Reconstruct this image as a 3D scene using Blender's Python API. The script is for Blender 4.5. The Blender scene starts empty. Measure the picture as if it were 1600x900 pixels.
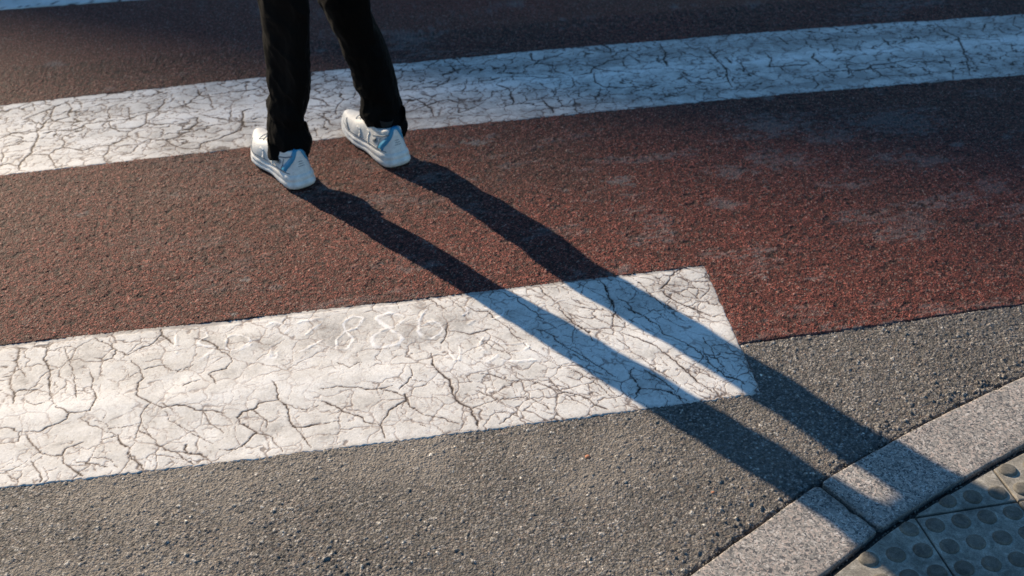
import bpy, bmesh, math, random
import numpy as np
from mathutils import Vector, Matrix
random.seed(7)
sc = bpy.context.scene
col = sc.collection

# ------------------------------------------------------------------ camera
cam_d = bpy.data.cameras.new('camera')
cam = bpy.data.objects.new('camera', cam_d)
col.objects.link(cam)
cam.location = (0, 0, 1.5097)
cam.rotation_euler = (math.radians(90 - 35.071), 0, 0)
cam_d.sensor_width = 36.0
cam_d.lens = 36.0 * 1801 / 1600
cam_d.clip_start = 0.05
cam_d.clip_end = 2000
cam_d.dof.use_dof = True
cam_d.dof.focus_distance = 2.15
cam_d.dof.aperture_fstop = 5.6
sc.camera = cam

# ------------------------------------------------------------------ light
SUN_EL = math.radians(24.7)
SUN_DIR = Vector((-0.680 * math.cos(SUN_EL), 0.733 * math.cos(SUN_EL), math.sin(SUN_EL))).normalized()
world = bpy.data.worlds.new('World')
sc.world = world
world.use_nodes = True
wn = world.node_tree.nodes
wl = world.node_tree.links
wn.clear()
sky = wn.new('ShaderNodeTexSky')
sky.sky_type = 'NISHITA'
sky.sun_disc = False
sky.sun_elevation = SUN_EL
sky.sun_rotation = math.atan2(SUN_DIR.x, SUN_DIR.y)
sky.altitude = 100
sky.air_density = 1.3
sky.dust_density = 0.3
sky.ozone_density = 3.0
hs = wn.new('ShaderNodeHueSaturation')
hs.inputs['Saturation'].default_value = 1.26
hs.inputs['Value'].default_value = 1.0
bg = wn.new('ShaderNodeBackground')
bg.inputs['Strength'].default_value = 0.086
wo = wn.new('ShaderNodeOutputWorld')
wl.new(sky.outputs[0], hs.inputs['Color'])
wl.new(hs.outputs[0], bg.inputs['Color'])
wl.new(bg.outputs[0], wo.inputs['Surface'])

sun_d = bpy.data.lights.new('sun', 'SUN')
sun_d.energy = 4.7
sun_d.angle = math.radians(0.5)
sun_d.color = (1.0, 0.82, 0.60)
sun = bpy.data.objects.new('sun', sun_d)
col.objects.link(sun)
sun.rotation_euler = SUN_DIR.to_track_quat('Z', 'Y').to_euler()

sc.view_settings.view_transform = 'Standard'
sc.view_settings.look = 'None'
sc.view_settings.exposure = 0.85
sc.view_settings.gamma = 1.0

# ------------------------------------------------------------------ helpers
def tag(o, label=None, cat=None, group=None, kind=None):
    if label: o['label'] = label
    if cat: o['category'] = cat
    if group: o['group'] = group
    if kind: o['kind'] = kind
    return o

def link(name, me, mat=None, parent=None, smooth=True):
    o = bpy.data.objects.new(name, me)
    col.objects.link(o)
    if mat is not None and len(me.materials) == 0:
        me.materials.append(mat)
    if smooth:
        me.polygons.foreach_set('use_smooth', [True] * len(me.polygons))
    if parent: o.parent = parent
    return o

def empty(name, loc=(0, 0, 0), rz=0):
    o = bpy.data.objects.new(name, None)
    o.empty_display_size = 0.1
    o.location = loc
    o.rotation_euler = (0, 0, rz)
    col.objects.link(o)
    return o

def mesh_from(name, vs, fs):
    me = bpy.data.meshes.new(name)
    me.from_pydata([tuple(map(float, v)) for v in vs], [], fs)
    me.update()
    return me

def grid_mesh(name, X, Y, Z, attrs=None, keep=None, wrap=False):
    ny, nx = X.shape
    co = np.stack([X, Y, Z], -1).reshape(-1, 3).astype(np.float32)
    idx = np.arange(ny * nx).reshape(ny, nx)
    if wrap:
        idx = np.concatenate([idx, idx[:, :1]], 1)
    q = np.stack([idx[:-1, :-1], idx[:-1, 1:], idx[1:, 1:], idx[1:, :-1]], -1)
    q = q[keep] if keep is not None else q.reshape(-1, 4)
    nf = len(q)
    me = bpy.data.meshes.new(name)
    me.vertices.add(len(co)); me.vertices.foreach_set('co', co.ravel())
    me.loops.add(nf * 4); me.loops.foreach_set('vertex_index', q.astype(np.int32).ravel())
    me.polygons.add(nf)
    me.polygons.foreach_set('loop_start', np.arange(0, nf * 4, 4, dtype=np.int32))
    try:
        me.polygons.foreach_set('loop_total', np.full(nf, 4, dtype=np.int32))
    except Exception:
        pass
    me.polygons.foreach_set('use_smooth', np.ones(nf, dtype=bool))
    me.update(calc_edges=True)
    for k, a in (attrs or {}).items():
        at = me.attributes.new(k, 'FLOAT', 'POINT')
        at.data.foreach_set('value', a.astype(np.float32).ravel())
    return me

def hsh(ix, iy, seed):
    h = (ix.astype(np.int64) * 374761393 + iy.astype(np.int64) * 668265263 + seed * 982451653) & 0xFFFFFFFF
    h = ((h ^ (h >> 13)) * 1274126177) & 0xFFFFFFFF
    h = ((h ^ (h >> 16)) * 2246822519) & 0xFFFFFFFF
    h = h ^ (h >> 15)
    return (h & 0xFFFFFF).astype(np.float64) / float(0xFFFFFF)

def vn(x, y, seed=0):
    ix = np.floor(x); iy = np.floor(y)
    fx = x - ix; fy = y - iy
    fx = fx * fx * fx * (fx * (fx * 6 - 15) + 10); fy = fy * fy * fy * (fy * (fy * 6 - 15) + 10)
    a = hsh(ix, iy, seed); b = hsh(ix + 1, iy, seed); c = hsh(ix, iy + 1, seed); d = hsh(ix + 1, iy + 1, seed)
    return 2 * ((a * (1 - fx) + b * fx) * (1 - fy) + (c * (1 - fx) + d * fx) * fy) - 1

def fbm(x, y, seed=0, o=4):
    s = 0; a = 1.0; t = 0
    for i in range(o):
        s = s + a * vn(x * 2 ** i + 13.7 * i, y * 2 ** i - 7.1 * i, seed + i); t += a; a *= .5
    return s / t

def voro(x, y, seed=0, jit=.9):
    cx = np.floor(x); cy = np.floor(y)
    f1 = np.full(x.shape, 9.0); f2 = np.full(x.shape, 9.0)
    p1x = np.zeros(x.shape); p1y = np.zeros(x.shape); p2x = np.zeros(x.shape); p2y = np.zeros(x.shape)
    idv = np.zeros(x.shape)
    for i in (-1, 0, 1):
        for j in (-1, 0, 1):
            gx = cx + i; gy = cy + j
            px = gx + .5 + jit * (hsh(gx, gy, seed) - .5); py = gy + .5 + jit * (hsh(gx, gy, seed + 77) - .5)
            d = np.hypot(x - px, y - py)
            m = d < f1; m2 = (~m) & (d < f2)
            f2 = np.where(m, f1, np.where(m2, d, f2))
            p2x = np.where(m, p1x, np.where(m2, px, p2x)); p2y = np.where(m, p1y, np.where(m2, py, p2y))
            f1 = np.where(m, d, f1); p1x = np.where(m, px, p1x); p1y = np.where(m, py, p1y)
            idv = np.where(m, hsh(gx, gy, seed + 991), idv)
    e = (f2 * f2 - f1 * f1) / (2 * np.hypot(p1x - p2x, p1y - p2y) + 1e-6)
    return f1, e, idv, x - p1x, y - p1y

def ss(a, b, x):
    t = np.clip((x - a) / (b - a), 0, 1)
    return t * t * (3 - 2 * t)

def axis(lo, a, b, hi, step, step2=None, grow=1.18):
    """fine spacing from a to b, growing outwards to lo and hi"""
    v = [a]; s = step
    step2 = step2 or step
    while v[-1] < b:
        t = (v[-1] - a) / (b - a)
        v.append(v[-1] + step + (step2 - step) * t)
    s = step2
    while v[-1] < hi:
        s *= grow; v.append(v[-1] + s)
    s = step
    while v[0] > lo:
        s *= grow; v.insert(0, v[0] - s)
    return np.array(v)

# ------------------------------------------------------------------ node helper
class NT:
    def __init__(self, name):
        self.m = bpy.data.materials.new(name)
        self.m.use_nodes = True
        self.n = self.m.node_tree.nodes; self.l = self.m.node_tree.links
        self.n.clear()
        self.out = self.n.new('ShaderNodeOutputMaterial')
        self.b = self.n.new('ShaderNodeBsdfPrincipled')
        self.l.new(self.b.outputs[0], self.out.inputs['Surface'])
    def set(self, sock, v):
        if hasattr(v, 'is_output') or isinstance(v, bpy.types.NodeSocket): self.l.new(v, sock)
        elif isinstance(v, (tuple, list)) and len(v) == 3 and sock.type == 'RGBA': sock.default_value = (*v, 1)
        else: sock.default_value = v
    def p(self, **k):
        for a, v in k.items(): self.set(self.b.inputs[a.replace('_', ' ')], v)
    def attr(self, name):
        a = self.n.new('ShaderNodeAttribute'); a.attribute_name = name; return a.outputs['Fac']
    def co(self, kind='Object'):
        return self.n.new('ShaderNodeTexCoord').outputs[kind]
    def geo(self):
        return self.n.new('ShaderNodeNewGeometry').outputs['Position']
    def noise(self, vec, scale, detail=3, rough=.55, dist=0, out='Fac'):
        t = self.n.new('ShaderNodeTexNoise'); self.set(t.inputs['Vector'], vec)
        t.inputs['Scale'].default_value = scale; t.inputs['Detail'].default_value = detail
        t.inputs['Roughness'].default_value = rough; t.inputs['Distortion'].default_value = dist
        return t.outputs[0 if out == 'Fac' else 'Color']
    def voro(self, vec, scale, feat='F1', out='Color'):
        t = self.n.new('ShaderNodeTexVoronoi'); t.feature = feat; self.set(t.inputs['Vector'], vec)
        t.inputs['Scale'].default_value = scale
        return t.outputs[out]
    def mapping(self, vec, scale=(1, 1, 1), rot=(0, 0, 0), loc=(0, 0, 0)):
        t = self.n.new('ShaderNodeMapping'); self.set(t.inputs['Vector'], vec)
        t.inputs['Scale'].default_value = scale; t.inputs['Rotation'].default_value = rot; t.inputs['Location'].default_value = loc
        return t.outputs[0]
    def mix(self, f, a, b, mode='MIX'):
        t = self.n.new('ShaderNodeMix'); t.data_type = 'RGBA'; t.blend_type = mode
        self.set(t.inputs[0], f); self.set(t.inputs[6], a); self.set(t.inputs[7], b)
        return t.outputs[2]
    def ramp(self, f, stops, interp='LINEAR'):
        t = self.n.new('ShaderNodeValToRGB'); self.set(t.inputs[0], f)
        t.color_ramp.interpolation = interp
        e = t.color_ramp.elements
        while len(e) < len(stops): e.new(.5)
        for k, (p, c) in enumerate(stops):
            e[k].position = p
            e[k].color = (*c, 1) if isinstance(c, tuple) else (c, c, c, 1)
        return t.outputs[0]
    def math(self, op, a, b=0.0, clamp=False):
        t = self.n.new('ShaderNodeMath'); t.operation = op; t.use_clamp = clamp
        self.set(t.inputs[0], a); self.set(t.inputs[1], b)
        return t.outputs[0]
    def sep(self, v):
        t = self.n.new('ShaderNodeSeparateXYZ'); self.set(t.inputs[0], v); return t.outputs
    def bump(self, h, strength=.5, dist=.001, normal=None):
        t = self.n.new('ShaderNodeBump'); self.set(t.inputs['Height'], h)
        t.inputs['Strength'].default_value = strength; t.inputs['Distance'].default_value = dist
        if normal is not None: self.set(t.inputs['Normal'], normal)
        self.set(self.b.inputs['Normal'], t.outputs[0])
        return t.outputs[0]

# ------------------------------------------------------------------ materials
SA = math.radians(11.8)                       # direction of the stripes on the ground

def mat_asphalt():
    t = NT('asphalt'); g = t.geo()
    tone = t.attr('tone'); pit = t.attr('pit'); dust = t.attr('dust')
    stone = t.ramp(tone, [(0, (.095, .089, .083)), (.4, (.165, .152, .138)), (.7, (.235, .215, .195)), (.88, (.32, .30, .27)), (1, (.48, .45, .40))])
    vor = t.sep(t.voro(g, 240)); vd = t.voro(g, 240, 'F1', 'Distance')
    stone = t.mix(1.0, stone, t.ramp(vor[0], [(0, .42), (.4, .85), (.7, 1.15), (.88, 1.7), (1, 2.4)]), 'MULTIPLY')
    stone = t.mix(t.math('MULTIPLY', t.ramp(vor[1], [(.80, 0.0), (.85, 1.0)]), .5), stone, (.24, .17, .135))
    stone = t.mix(1.0, stone, t.ramp(vd, [(.25, 1.1), (.65, .6)]), 'MULTIPLY')
    fine = t.noise(g, 420, 4, .7)
    stone = t.mix(1.0, stone, t.ramp(fine, [(.3, .62), (.7, 1.4)]), 'MULTIPLY')
    c = t.mix(dust, stone, t.mix(fine, (.19, .165, .14), (.36, .315, .27)))
    c = t.mix(pit, c, (.060, .055, .050))
    big = t.noise(g, 2.2, 4, .6)
    c = t.mix(1.0, c, t.ramp(big, [(.3, .82), (.7, 1.15)]), 'MULTIPLY')
    t.p(Base_Color=c, Roughness=t.ramp(tone, [(0, .75), (1, .55)]), Specular_IOR_Level=.4)
    t.bump(t.math('ADD', t.math('MULTIPLY', vd, -1.0), t.noise(g, 520, 4, .7)), 1.0, .0026)
    return t.m

def mat_red():
    t = NT('red_surfacing'); g = t.geo()
    tone = t.attr('tone'); wear = t.attr('wear'); pit = t.attr('pit'); fade = t.attr('fade')
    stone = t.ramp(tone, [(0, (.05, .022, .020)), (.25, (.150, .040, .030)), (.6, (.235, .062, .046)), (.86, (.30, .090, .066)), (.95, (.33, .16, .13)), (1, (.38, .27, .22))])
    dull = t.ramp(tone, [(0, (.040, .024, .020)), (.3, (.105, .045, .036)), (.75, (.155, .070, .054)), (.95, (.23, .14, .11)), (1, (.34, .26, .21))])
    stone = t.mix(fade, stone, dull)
    vor = t.sep(t.voro(g, 280)); vd = t.voro(g, 280, 'F1', 'Distance')
    stone = t.mix(1.0, stone, t.ramp(vor[0], [(0, .38), (.35, .8), (.7, 1.15), (.9, 1.6), (1, 2.1)]), 'MULTIPLY')
    stone = t.mix(1.0, stone, t.ramp(vd, [(.25, 1.15), (.6, .45)]), 'MULTIPLY')
    stone = t.mix(t.ramp(vor[1], [(.93, 0.0), (.96, .7)]), stone, (.28, .23, .19))
    fine = t.noise(g, 600, 3, .7)
    stone = t.mix(1.0, stone, t.ramp(fine, [(.3, .6), (.7, 1.4)]), 'MULTIPLY')
    c = t.mix(pit, stone, (.022, .015, .014))
    c = t.mix(wear, c, t.mix(fine, (.15, .145, .14), (.26, .25, .24)))
    t.p(Base_Color=c, Roughness=.7, Specular_IOR_Level=.2)
    n0 = t.bump(t.math('ADD', t.math('MULTIPLY', vd, -1.2), t.noise(g, 480, 4, .7)), .8, .0022)
    return t.m

def mat_paint():
    t = NT('white_road_paint'); g = t.geo()
    crack = t.attr('crack'); dirt_light = t.attr('dirt_light'); wax = t.attr('wax')
    fine = t.noise(g, 260, 4, .75)
    base = t.ramp(dirt_light, [(0, (.76, .74, .71)), (.5, (.60, .575, .54)), (1, (.34, .32, .30))])
    base = t.mix(1.0, base, t.ramp(fine, [(.32, .84), (.6, 1.04)]), 'MULTIPLY')
    spot = t.ramp(t.voro(t.mapping(g, (1, 1, 1)), 95, 'F1', 'Distance'), [(.05, 1.0), (.11, 0.0)])
    sel = t.ramp(t.noise(g, 60, 2), [(.52, 0.0), (.6, 1.0)])
    base = t.mix(t.math('MULTIPLY', t.math('MULTIPLY', spot, sel), .7), base, (.16, .13, .11))
    base = t.mix(wax, base, (.88, .865, .85))
    c = t.mix(t.ramp(crack, [(0, 0.0), (.5, .6), (1, 1.0)]), base, t.ramp(crack, [(.2, (.22, .125, .095)), (.6, (.085, .045, .034)), (1, (.022, .014, .012))]))
    t.p(Base_Color=c, Roughness=.68, Specular_IOR_Level=.3)
    t.bump(t.noise(g, 330, 5, .75), .45, .0013)
    return t.m

def mat_granite():
    t = NT('granite'); g = t.co('Object')
    n = t.noise(g, 9, 3)
    wv = t.mix(.02, g, t.noise(g, 90, 2, out='Color'))
    v = t.sep(t.voro(wv, 300))
    c = t.ramp(v[0], [(0, (.06, .06, .065)), (.14, (.13, .125, .12)), (.3, (.24, .225, .205)), (.55, (.34, .30, .265)), (.75, (.44, .36, .31)), (.9, (.50, .46, .42))], 'CONSTANT')
    c = t.mix(.08, c, (.31, .28, .25))
    c = t.mix(1.0, c, t.ramp(t.noise(g, 220, 3, .8), [(.3, .75), (.7, 1.25)]), 'MULTIPLY')
    c = t.mix(1.0, c, t.ramp(n, [(.3, .85), (.7, 1.12)]), 'MULTIPLY')
    grime = t.ramp(t.attr('edge'), [(0, 0.0), (1, 1.0)])
    c = t.mix(t.math('MULTIPLY', grime, .6), c, (.07, .062, .055))
    t.p(Base_Color=c, Roughness=.6, Specular_IOR_Level=.4)
    t.bump(t.noise(g, 300, 4, .7), .4, .0012)
    return t.m

def mat_tile(dark):
    t = NT('stud_concrete' if dark else 'tile_concrete'); g = t.geo()
    n = t.noise(g, 14, 5, .65); f = t.noise(g, 500, 3, .7)
    if dark:
        c = t.ramp(n, [(.3, (.080, .074, .063)), (.7, (.155, .143, .120))])
    else:
        c = t.ramp(n, [(.28, (.15, .137, .115)), (.5, (.225, .206, .172)), (.72, (.33, .30, .25))])
        s = t.sep(t.co('Object'))
        fx = t.math('SUBTRACT', t.math('FRACT', t.math('DIVIDE', s[0], .05)), .5)
        fy = t.math('SUBTRACT', t.math('FRACT', t.math('DIVIDE', s[1], .05)), .5)
        r = t.math('SQRT', t.math('ADD', t.math('MULTIPLY', fx, fx), t.math('MULTIPLY', fy, fy)))
        ring = t.ramp(t.math('ADD', r, t.math('MULTIPLY', t.math('SUBTRACT', t.noise(g, 90, 3), .5), .08)), [(.30, 0.0), (.37, 1.0), (.42, .7), (.52, 0.0)])
        c = t.mix(t.math('MULTIPLY', ring, .30), c, (.46, .43, .37))
    c = t.mix(1.0, c, t.ramp(t.noise(g, 38, 6, .78, 1.0), [(.3, .5), (.5, 1.0), (.7, 1.6)]), 'MULTIPLY')
    c = t.mix(1.0, c, t.ramp(f, [(.3, .6), (.7, 1.35)]), 'MULTIPLY')
    sp = t.ramp(t.voro(g, 260, 'F1', 'Distance'), [(.1, 1.0), (.2, 0.0)])
    c = t.mix(t.math('MULTIPLY', sp, .4), c, (.07, .06, .05))
    t.p(Base_Color=c, Roughness=.72, Specular_IOR_Level=.35)
    t.bump(t.noise(g, 260, 5, .75), .5, .0015)
    return t.m

def mat_sand():
    t = NT('dark_joint_sand'); g = t.geo()
    c = t.ramp(t.noise(g, 300, 4, .8), [(.3, (.018, .016, .014)), (.6, (.05, .044, .038)), (.8, (.11, .095, .08))])
    t.p(Base_Color=c, Roughness=.95)
    t.bump(t.noise(g, 350, 4, .8), 1.0, .004)
    return t.m

def mat_plain(name, c, rough=.6, spec=.4, bump=None, sheen=0, var=.12, scale=60):
    t = NT(name); g = t.co('Object')
    cc = t.mix(1.0, c, t.ramp(t.noise(g, scale, 4, .65), [(.3, 1 - var), (.7, 1 + var)]), 'MULTIPLY')
    t.p(Base_Color=cc, Roughness=rough, Specular_IOR_Level=spec)
    if sheen:
        t.p(Sheen_Weight=sheen, Sheen_Roughness=.5)
    if bump:
        t.bump(t.noise(g, bump[0], 3, .6), bump[1], bump[2])
    return t.m

def mat_upper():
    t = NT('shoe_mesh_fabric'); g = t.co('Object')
    c = t.mix(1.0, (.70, .70, .69), t.ramp(t.noise(g, 60, 5, .7), [(.3, .78), (.7, 1.08)]), 'MULTIPLY')
    v = t.voro(g, 420, 'F1', 'Distance')
    c = t.mix(1.0, c, t.ramp(v, [(.1, .80), (.45, 1.03)]), 'MULTIPLY')
    scuff = t.ramp(t.noise(g, 75, 5, .75), [(.62, 0.0), (.78, 1.0)])
    c = t.mix(t.math('MULTIPLY', scuff, .35), c, (.32, .29, .25))
    t.p(Base_Color=c, Roughness=.6, Specular_IOR_Level=.35)
    t.bump(v, .35, .0006)
    return t.m

def mat_trouser():
    t = NT('black_cotton'); g = t.co('Object')
    w = t.noise(g, 900, 2, .6)
    c = t.mix(w, (.0012, .0012, .0014), (.0035, .0034, .0034))
    lint = t.ramp(t.noise(g, 700, 2, .5), [(.70, 0.0), (.76, 1.0)])
    c = t.mix(t.math('MULTIPLY', lint, .3), c, (.05, .048, .045))
    t.p(Base_Color=c, Roughness=.78, Specular_IOR_Level=.06, Sheen_Weight=.012, Sheen_Roughness=.45)
    t.bump(t.noise(g, 800, 3, .6), .3, .0006)
    return t.m

M = dict(asphalt=mat_asphalt(), red=mat_red(), paint=mat_paint(), granite=mat_granite(), tile=mat_tile(False), stud=mat_tile(True),
         sand=mat_sand(), upper=mat_upper(), trouser=mat_trouser(),
         sole=mat_plain('white_foam_sole', (.68, .68, .67), .6, .3, (200, .3, .001), var=.22, scale=45),
         blue=mat_plain('blue_shoe_overlay', (.04, .25, .44), .45, .4),
         grey=mat_plain('grey_shoe_piping', (.12, .15, .19), .5),
         mesh_grey=mat_plain('grey_mesh_panel', (.26, .28, .30), .7, .3, (600, .4, .001), var=.3, scale=400),
         outsole=mat_plain('dark_rubber', (.03, .03, .032), .6),
         skin=mat_plain('skin', (.45, .27, .19), .5),
         hair=mat_plain('dark_hair', (.02, .014, .01), .5),
         jacket=mat_plain('dark_jacket_cloth', (.03, .032, .036), .8, .3, (120, .3, .002)),
         plaster=mat_plain('pale_facade_plaster', (.42, .37, .31), .85, .3, scale=2),
         trim=mat_plain('facade_trim', (.5, .47, .42), .8, .3),
         glass=mat_plain('dark_window_glass', (.03, .035, .04), .08, .6),
         roofm=mat_plain('roof_slate', (.10, .09, .085), .8, .3),
         sock=mat_plain('black_sock', (.02, .02, .02), .9, .2), eye_white=mat_plain('eye_white', (.7, .7, .7), .3, .5))

# ------------------------------------------------------------------ kerb line
KW = .140
def path_from(x, y, segs):
    pts = [(x, y)]; hd = []
    for (n, ds, h0, h1) in segs:
        for i in range(n):
            h = math.radians(h0 + (h1 - h0) * (i + .5) / n)
            x += ds * math.cos(h); y += ds * math.sin(h)
            pts.append((x, y)); hd.append(h)
    return pts, hd
J = (.5610, 1.5205)
fwd, fh = path_from(J[0], J[1], [(19, .03, 35.6, 28.9), (60, .05, 28.9, 16.0), (40, .5, 16, 12)])
bwd, bh = path_from(J[0], J[1], [(33, -.03, 39.3, 40.2), (60, -.05, 40.2, 50), (40, -.5, 50, 54)])
outer = list(reversed(bwd)) + fwd[1:]
heads = list(reversed(bh)) + fh
outer = np.array(outer)
hv = np.array(heads + [heads[-1]])
NRM = np.stack([-np.sin(hv), np.cos(hv)], 1)          # points to the road
inner = outer - NRM * KW

def sd_kerb(x, y, off=0.0):
    """signed distance to the road side of the kerb line (positive on the road)"""
    m = np.full(x.shape, -1e9)
    for i in range(0, len(outer) - 1):
        if 70 < i < 125 or i % 4 == 0:
            m = np.maximum(m, (x - outer[i, 0]) * NRM[i, 0] + (y - outer[i, 1]) * NRM[i, 1])
    return m - off

# ------------------------------------------------------------------ stripes: edges in (u, v), u along the stripe
cu, su = math.cos(SA), math.sin(SA)
def uv(x, y): return x * cu + y * su, -x * su + y * cu
def xy(u, v): return u * cu - v * su, u * su + v * cu

# measured edges on the ground (world metres), fitted with a gentle curve
def fit(pts, deg=2):
    p = np.array([uv(*q) for q in pts]); return np.polyfit(p[:, 0], p[:, 1], deg)
E = {'t0b': [(-1.7791, 3.8339), (-1.3573, 3.918)], 't1t': [(-1.5097, 3.0929), (-0.878, 3.2335), (-0.3235, 3.3888), (0.4195, 3.5557), (1.0794, 3.6907), (1.76, 3.7814)], 't1b': [(-1.357, 2.6728), (-0.7037, 2.8117), (-0.182, 2.9454), (0.3759, 3.076), (0.9653, 3.1885), (1.5809, 3.2887)], 't2t': [(-1.0911, 1.9414), (-0.6974, 2.0095), (-0.3563, 2.0759), (0.0, 2.1554), (0.4576, 2.2417)], 't2b': [(-0.9355, 1.5133), (-0.5979, 1.5717), (-0.2362, 1.6328), (0.1258, 1.7081), (0.5007, 1.7798)], 'red': [(0.4903, 1.937), (0.6197, 1.9706), (0.766, 2.0049), (0.9142, 2.0353), (1.0363, 2.0638), (1.1418, 2.0808)], 'end': [(0.4529, 2.2401), (0.5036, 1.7817)]}
PF = {k: fit(v, 2 if k != 't0b' else 1) for k, v in E.items()}
def edge(k, u):
    p = np.array([uv(*q) for q in E[k]]); lo, hi = p[:, 0].min(), p[:, 0].max()
    uc = np.clip(u, lo, hi); c = PF[k]
    return np.polyval(c, uc) + np.polyval(np.polyder(c), uc) * (u - uc) * .3
RED_EDGE = np.polyfit(*np.array([uv(*q) for q in E['red']]).T, 1)
END = [uv(*q) for q in E['end']]                      # right end of the nearest stripe
def end_u(v): return np.interp(v, [END[-1][1], END[0][1]], [END[-1][0], END[0][0]])

# ------------------------------------------------------------------ road (asphalt, reaching the horizon)
ax = axis(-400, -1.15, 1.55, 400, .0026)
ay = axis(-300, 1.22, 2.14, 500, .0026)
X, Y = np.meshgrid(ax, ay)
U, V = uv(X, Y)
Xw = X + .0025 * vn(X * 90, Y * 90, 5); Yw = Y + .0025 * vn(X * 90, Y * 90, 6)
f1, e1, i1, ox1, oy1 = voro(Xw / .0092, Yw / .0092, 11)
f2, e2, i2, ox2, oy2 = voro(Xw / .0052, Yw / .0052, 12)
rough = .85 * ss(-.2, .65, fbm(X * 3.1, Y * 3.1, 21, 4) + .5 * ss(-.1, .8, X))               # how open the surface is
rough = np.clip(rough + .7 * np.exp(-(((X + .41) / .10) ** 2 + ((Y - 1.35) / .07) ** 2)), 0, 1.2)
chipd = .80 - .12 * ss(-.4, .6, fbm(X * 9, Y * 9, 23, 3))
big = (i1 > chipd) * np.clip((e1 - .08) * 5, 0, 1)
sml = np.clip(e2 * 5.0, 0, 1)
hh1 = hsh(np.floor(i1 * 1e5), np.floor(i1 * 7e4), 3); hh2 = hsh(np.floor(i2 * 1e5), np.floor(i2 * 7e4), 4)
g1a = hsh(np.floor(i1 * 9e4), np.floor(i1 * 3e4), 7) - .5; g1b = hsh(np.floor(i1 * 8e4), np.floor(i1 * 2e4), 8) - .5
g2a = hsh(np.floor(i2 * 9e4), np.floor(i2 * 3e4), 7) - .5; g2b = hsh(np.floor(i2 * 8e4), np.floor(i2 * 2e4), 8) - .5
Z = (big * (.0007 + .0013 * hh1 + .0030 * (g1a * ox1 + g1b * oy1)) + sml * (.0004 + .0021 * hh2 + .0030 * (g2a * ox2 + g2b * oy2))) * (.72 + .42 * rough)
Z += .0009 * fbm(X * 45, Y * 45, 31, 3) + .0020 * fbm(X * 7, Y * 7, 33, 3)
pitn = fbm(X * 105, Y * 105, 41, 3)
pit = ss(.34, .55, pitn) * (.3 + .7 * rough)
Z -= .0009 * pit
sd = np.full(X.shape, 5.0)
nearm = (Y < 2.6) | (X > 1)
sd[nearm] = sd_kerb(X[nearm], Y[nearm])
ragged = .006 * fbm(X * 40, Y * 40, 51, 3) + .004 * vn(X * 130, Y * 130, 52)
gap = 1 - ss(.000, .011, sd + ragged)
rimrough = (1 - ss(.02, .09, sd))
Z += rimrough * .0025 * np.clip(big, 0, 1) * (gap < .5)
Z = Z * (1 - gap) - .010 * gap - .035 * ss(.004, -.02, sd)
Z -= .0012                                                         # stones stand just under the datum
under = ss(-.001, -.006, edge('t2b', U) - V) * ss(-.001, -.006, V - edge('t2t', U)) * ss(-.006, .004, end_u(V) - U)
under = np.maximum(under, ss(-.001, .006, V - np.polyval(RED_EDGE, U)))
Z += .0009 * ss(-.03, -.004, V - edge('t2b', U)) * ss(-.006, .004, end_u(V) - U) * (gap < .5)
Z = Z * (1 - under) + (-.005) * under
tone = np.where(big > .3, .42 + .58 * hh1 ** 1.2, .70 * hh2)
dustm = np.where(big > .3, .1, 1.0)
dust = ss(-.4, .5, fbm(X * 5 + 3, Y * 5, 61, 4)) * .66 * ss(.85, -.1, X) + .06
dust *= (1 - .55 * ss(.25, .75, X))
dust *= (1 - .6 * rough) * dustm
pitc = np.clip(pit + (1 - np.clip(e2 * 5, 0, 1)) * (1 - np.clip(e1 * 6, 0, 1)) * .8 + gap, 0, 1)
fine_cell = (np.gradient(X, axis=1) < .02) & (np.gradient(Y, axis=0) < .02)
Z = np.where(fine_cell, Z, np.where(sd < 0.0, -.06, -.006))
core = (under > .995) & (np.abs(U) < 2.4) & (V < 2.6)
keepm = ~(core[:-1, :-1] & core[1:, :-1] & core[:-1, 1:] & core[1:, 1:])
me = grid_mesh('road', X, Y, Z, dict(tone=np.where(fine_cell, tone, .42), pit=np.where(fine_cell, pitc, .08), dust=dust), keep=keepm)
road = tag(link('road', me, M['asphalt'], smooth=False), 'coarse weathered grey asphalt road below the crossing', kind='structure')

# ------------------------------------------------------------------ red anti-skid surfacing
au = axis(-9, -1.22, 2.62, 9, .0034)
nv = axis(0, 0, 1.72, 9, .0029, .0046)
UU, NV = np.meshgrid(au, nv)
# the near edge follows the red boundary; everything further away is covered
base_v = np.polyval(RED_EDGE, UU) + .0022 * fbm(UU * 60, UU * 0 + 2, 8, 3) + .003 * vn(UU * 9, UU * 0, 9)
VV = base_v + NV
X, Y = xy(UU, VV)
Xw = X + .002 * vn(X * 120, Y * 120, 105); Yw = Y + .002 * vn(X * 120, Y * 120, 106)
f1, e1, i1, ox1, oy1 = voro(Xw / .0068, Yw / .0068, 111)
hh = hsh(np.floor(i1 * 1e5), np.floor(i1 * 7e4), 3)
dome = np.clip(e1 * 3.0, 0, 1) ** .7
Z = .0027 * dome * (.2 + .9 * hh) + .0010 * fbm(X * 30, Y * 30, 131, 3) + .0012 * fbm(X * 6, Y * 6, 133, 3)
pit = ss(.35, .6, fbm(X * 90, Y * 90, 141, 2))
Z += .0008 - .0012 * pit
wn1 = fbm(UU * 5, VV * 16, 151, 5); wn2 = fbm(UU * 22, VV * 60, 152, 3)
gw = fbm(UU * 1.1, VV * 1.4, 157, 3)
wear = ss(.20, .60, wn1 + .35 * wn2 + .25 * gw) * .8 * ss(-.9, .6, UU) * .8
wear *= ss(-.6, .4, vn(UU * 70, VV * 160, 158)) * 1.05
spots = voro(X / .23, Y / .23, 161)
blot = (spots[2] > .72) * ss(.09, .02, spots[0] + .05 * vn(X * 60, Y * 60, 162)) * .7
wear = np.clip(wear + blot, 0, 1) * ss(.003, .0008, .0015 + .0012 * pit + 0 * X)
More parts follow.
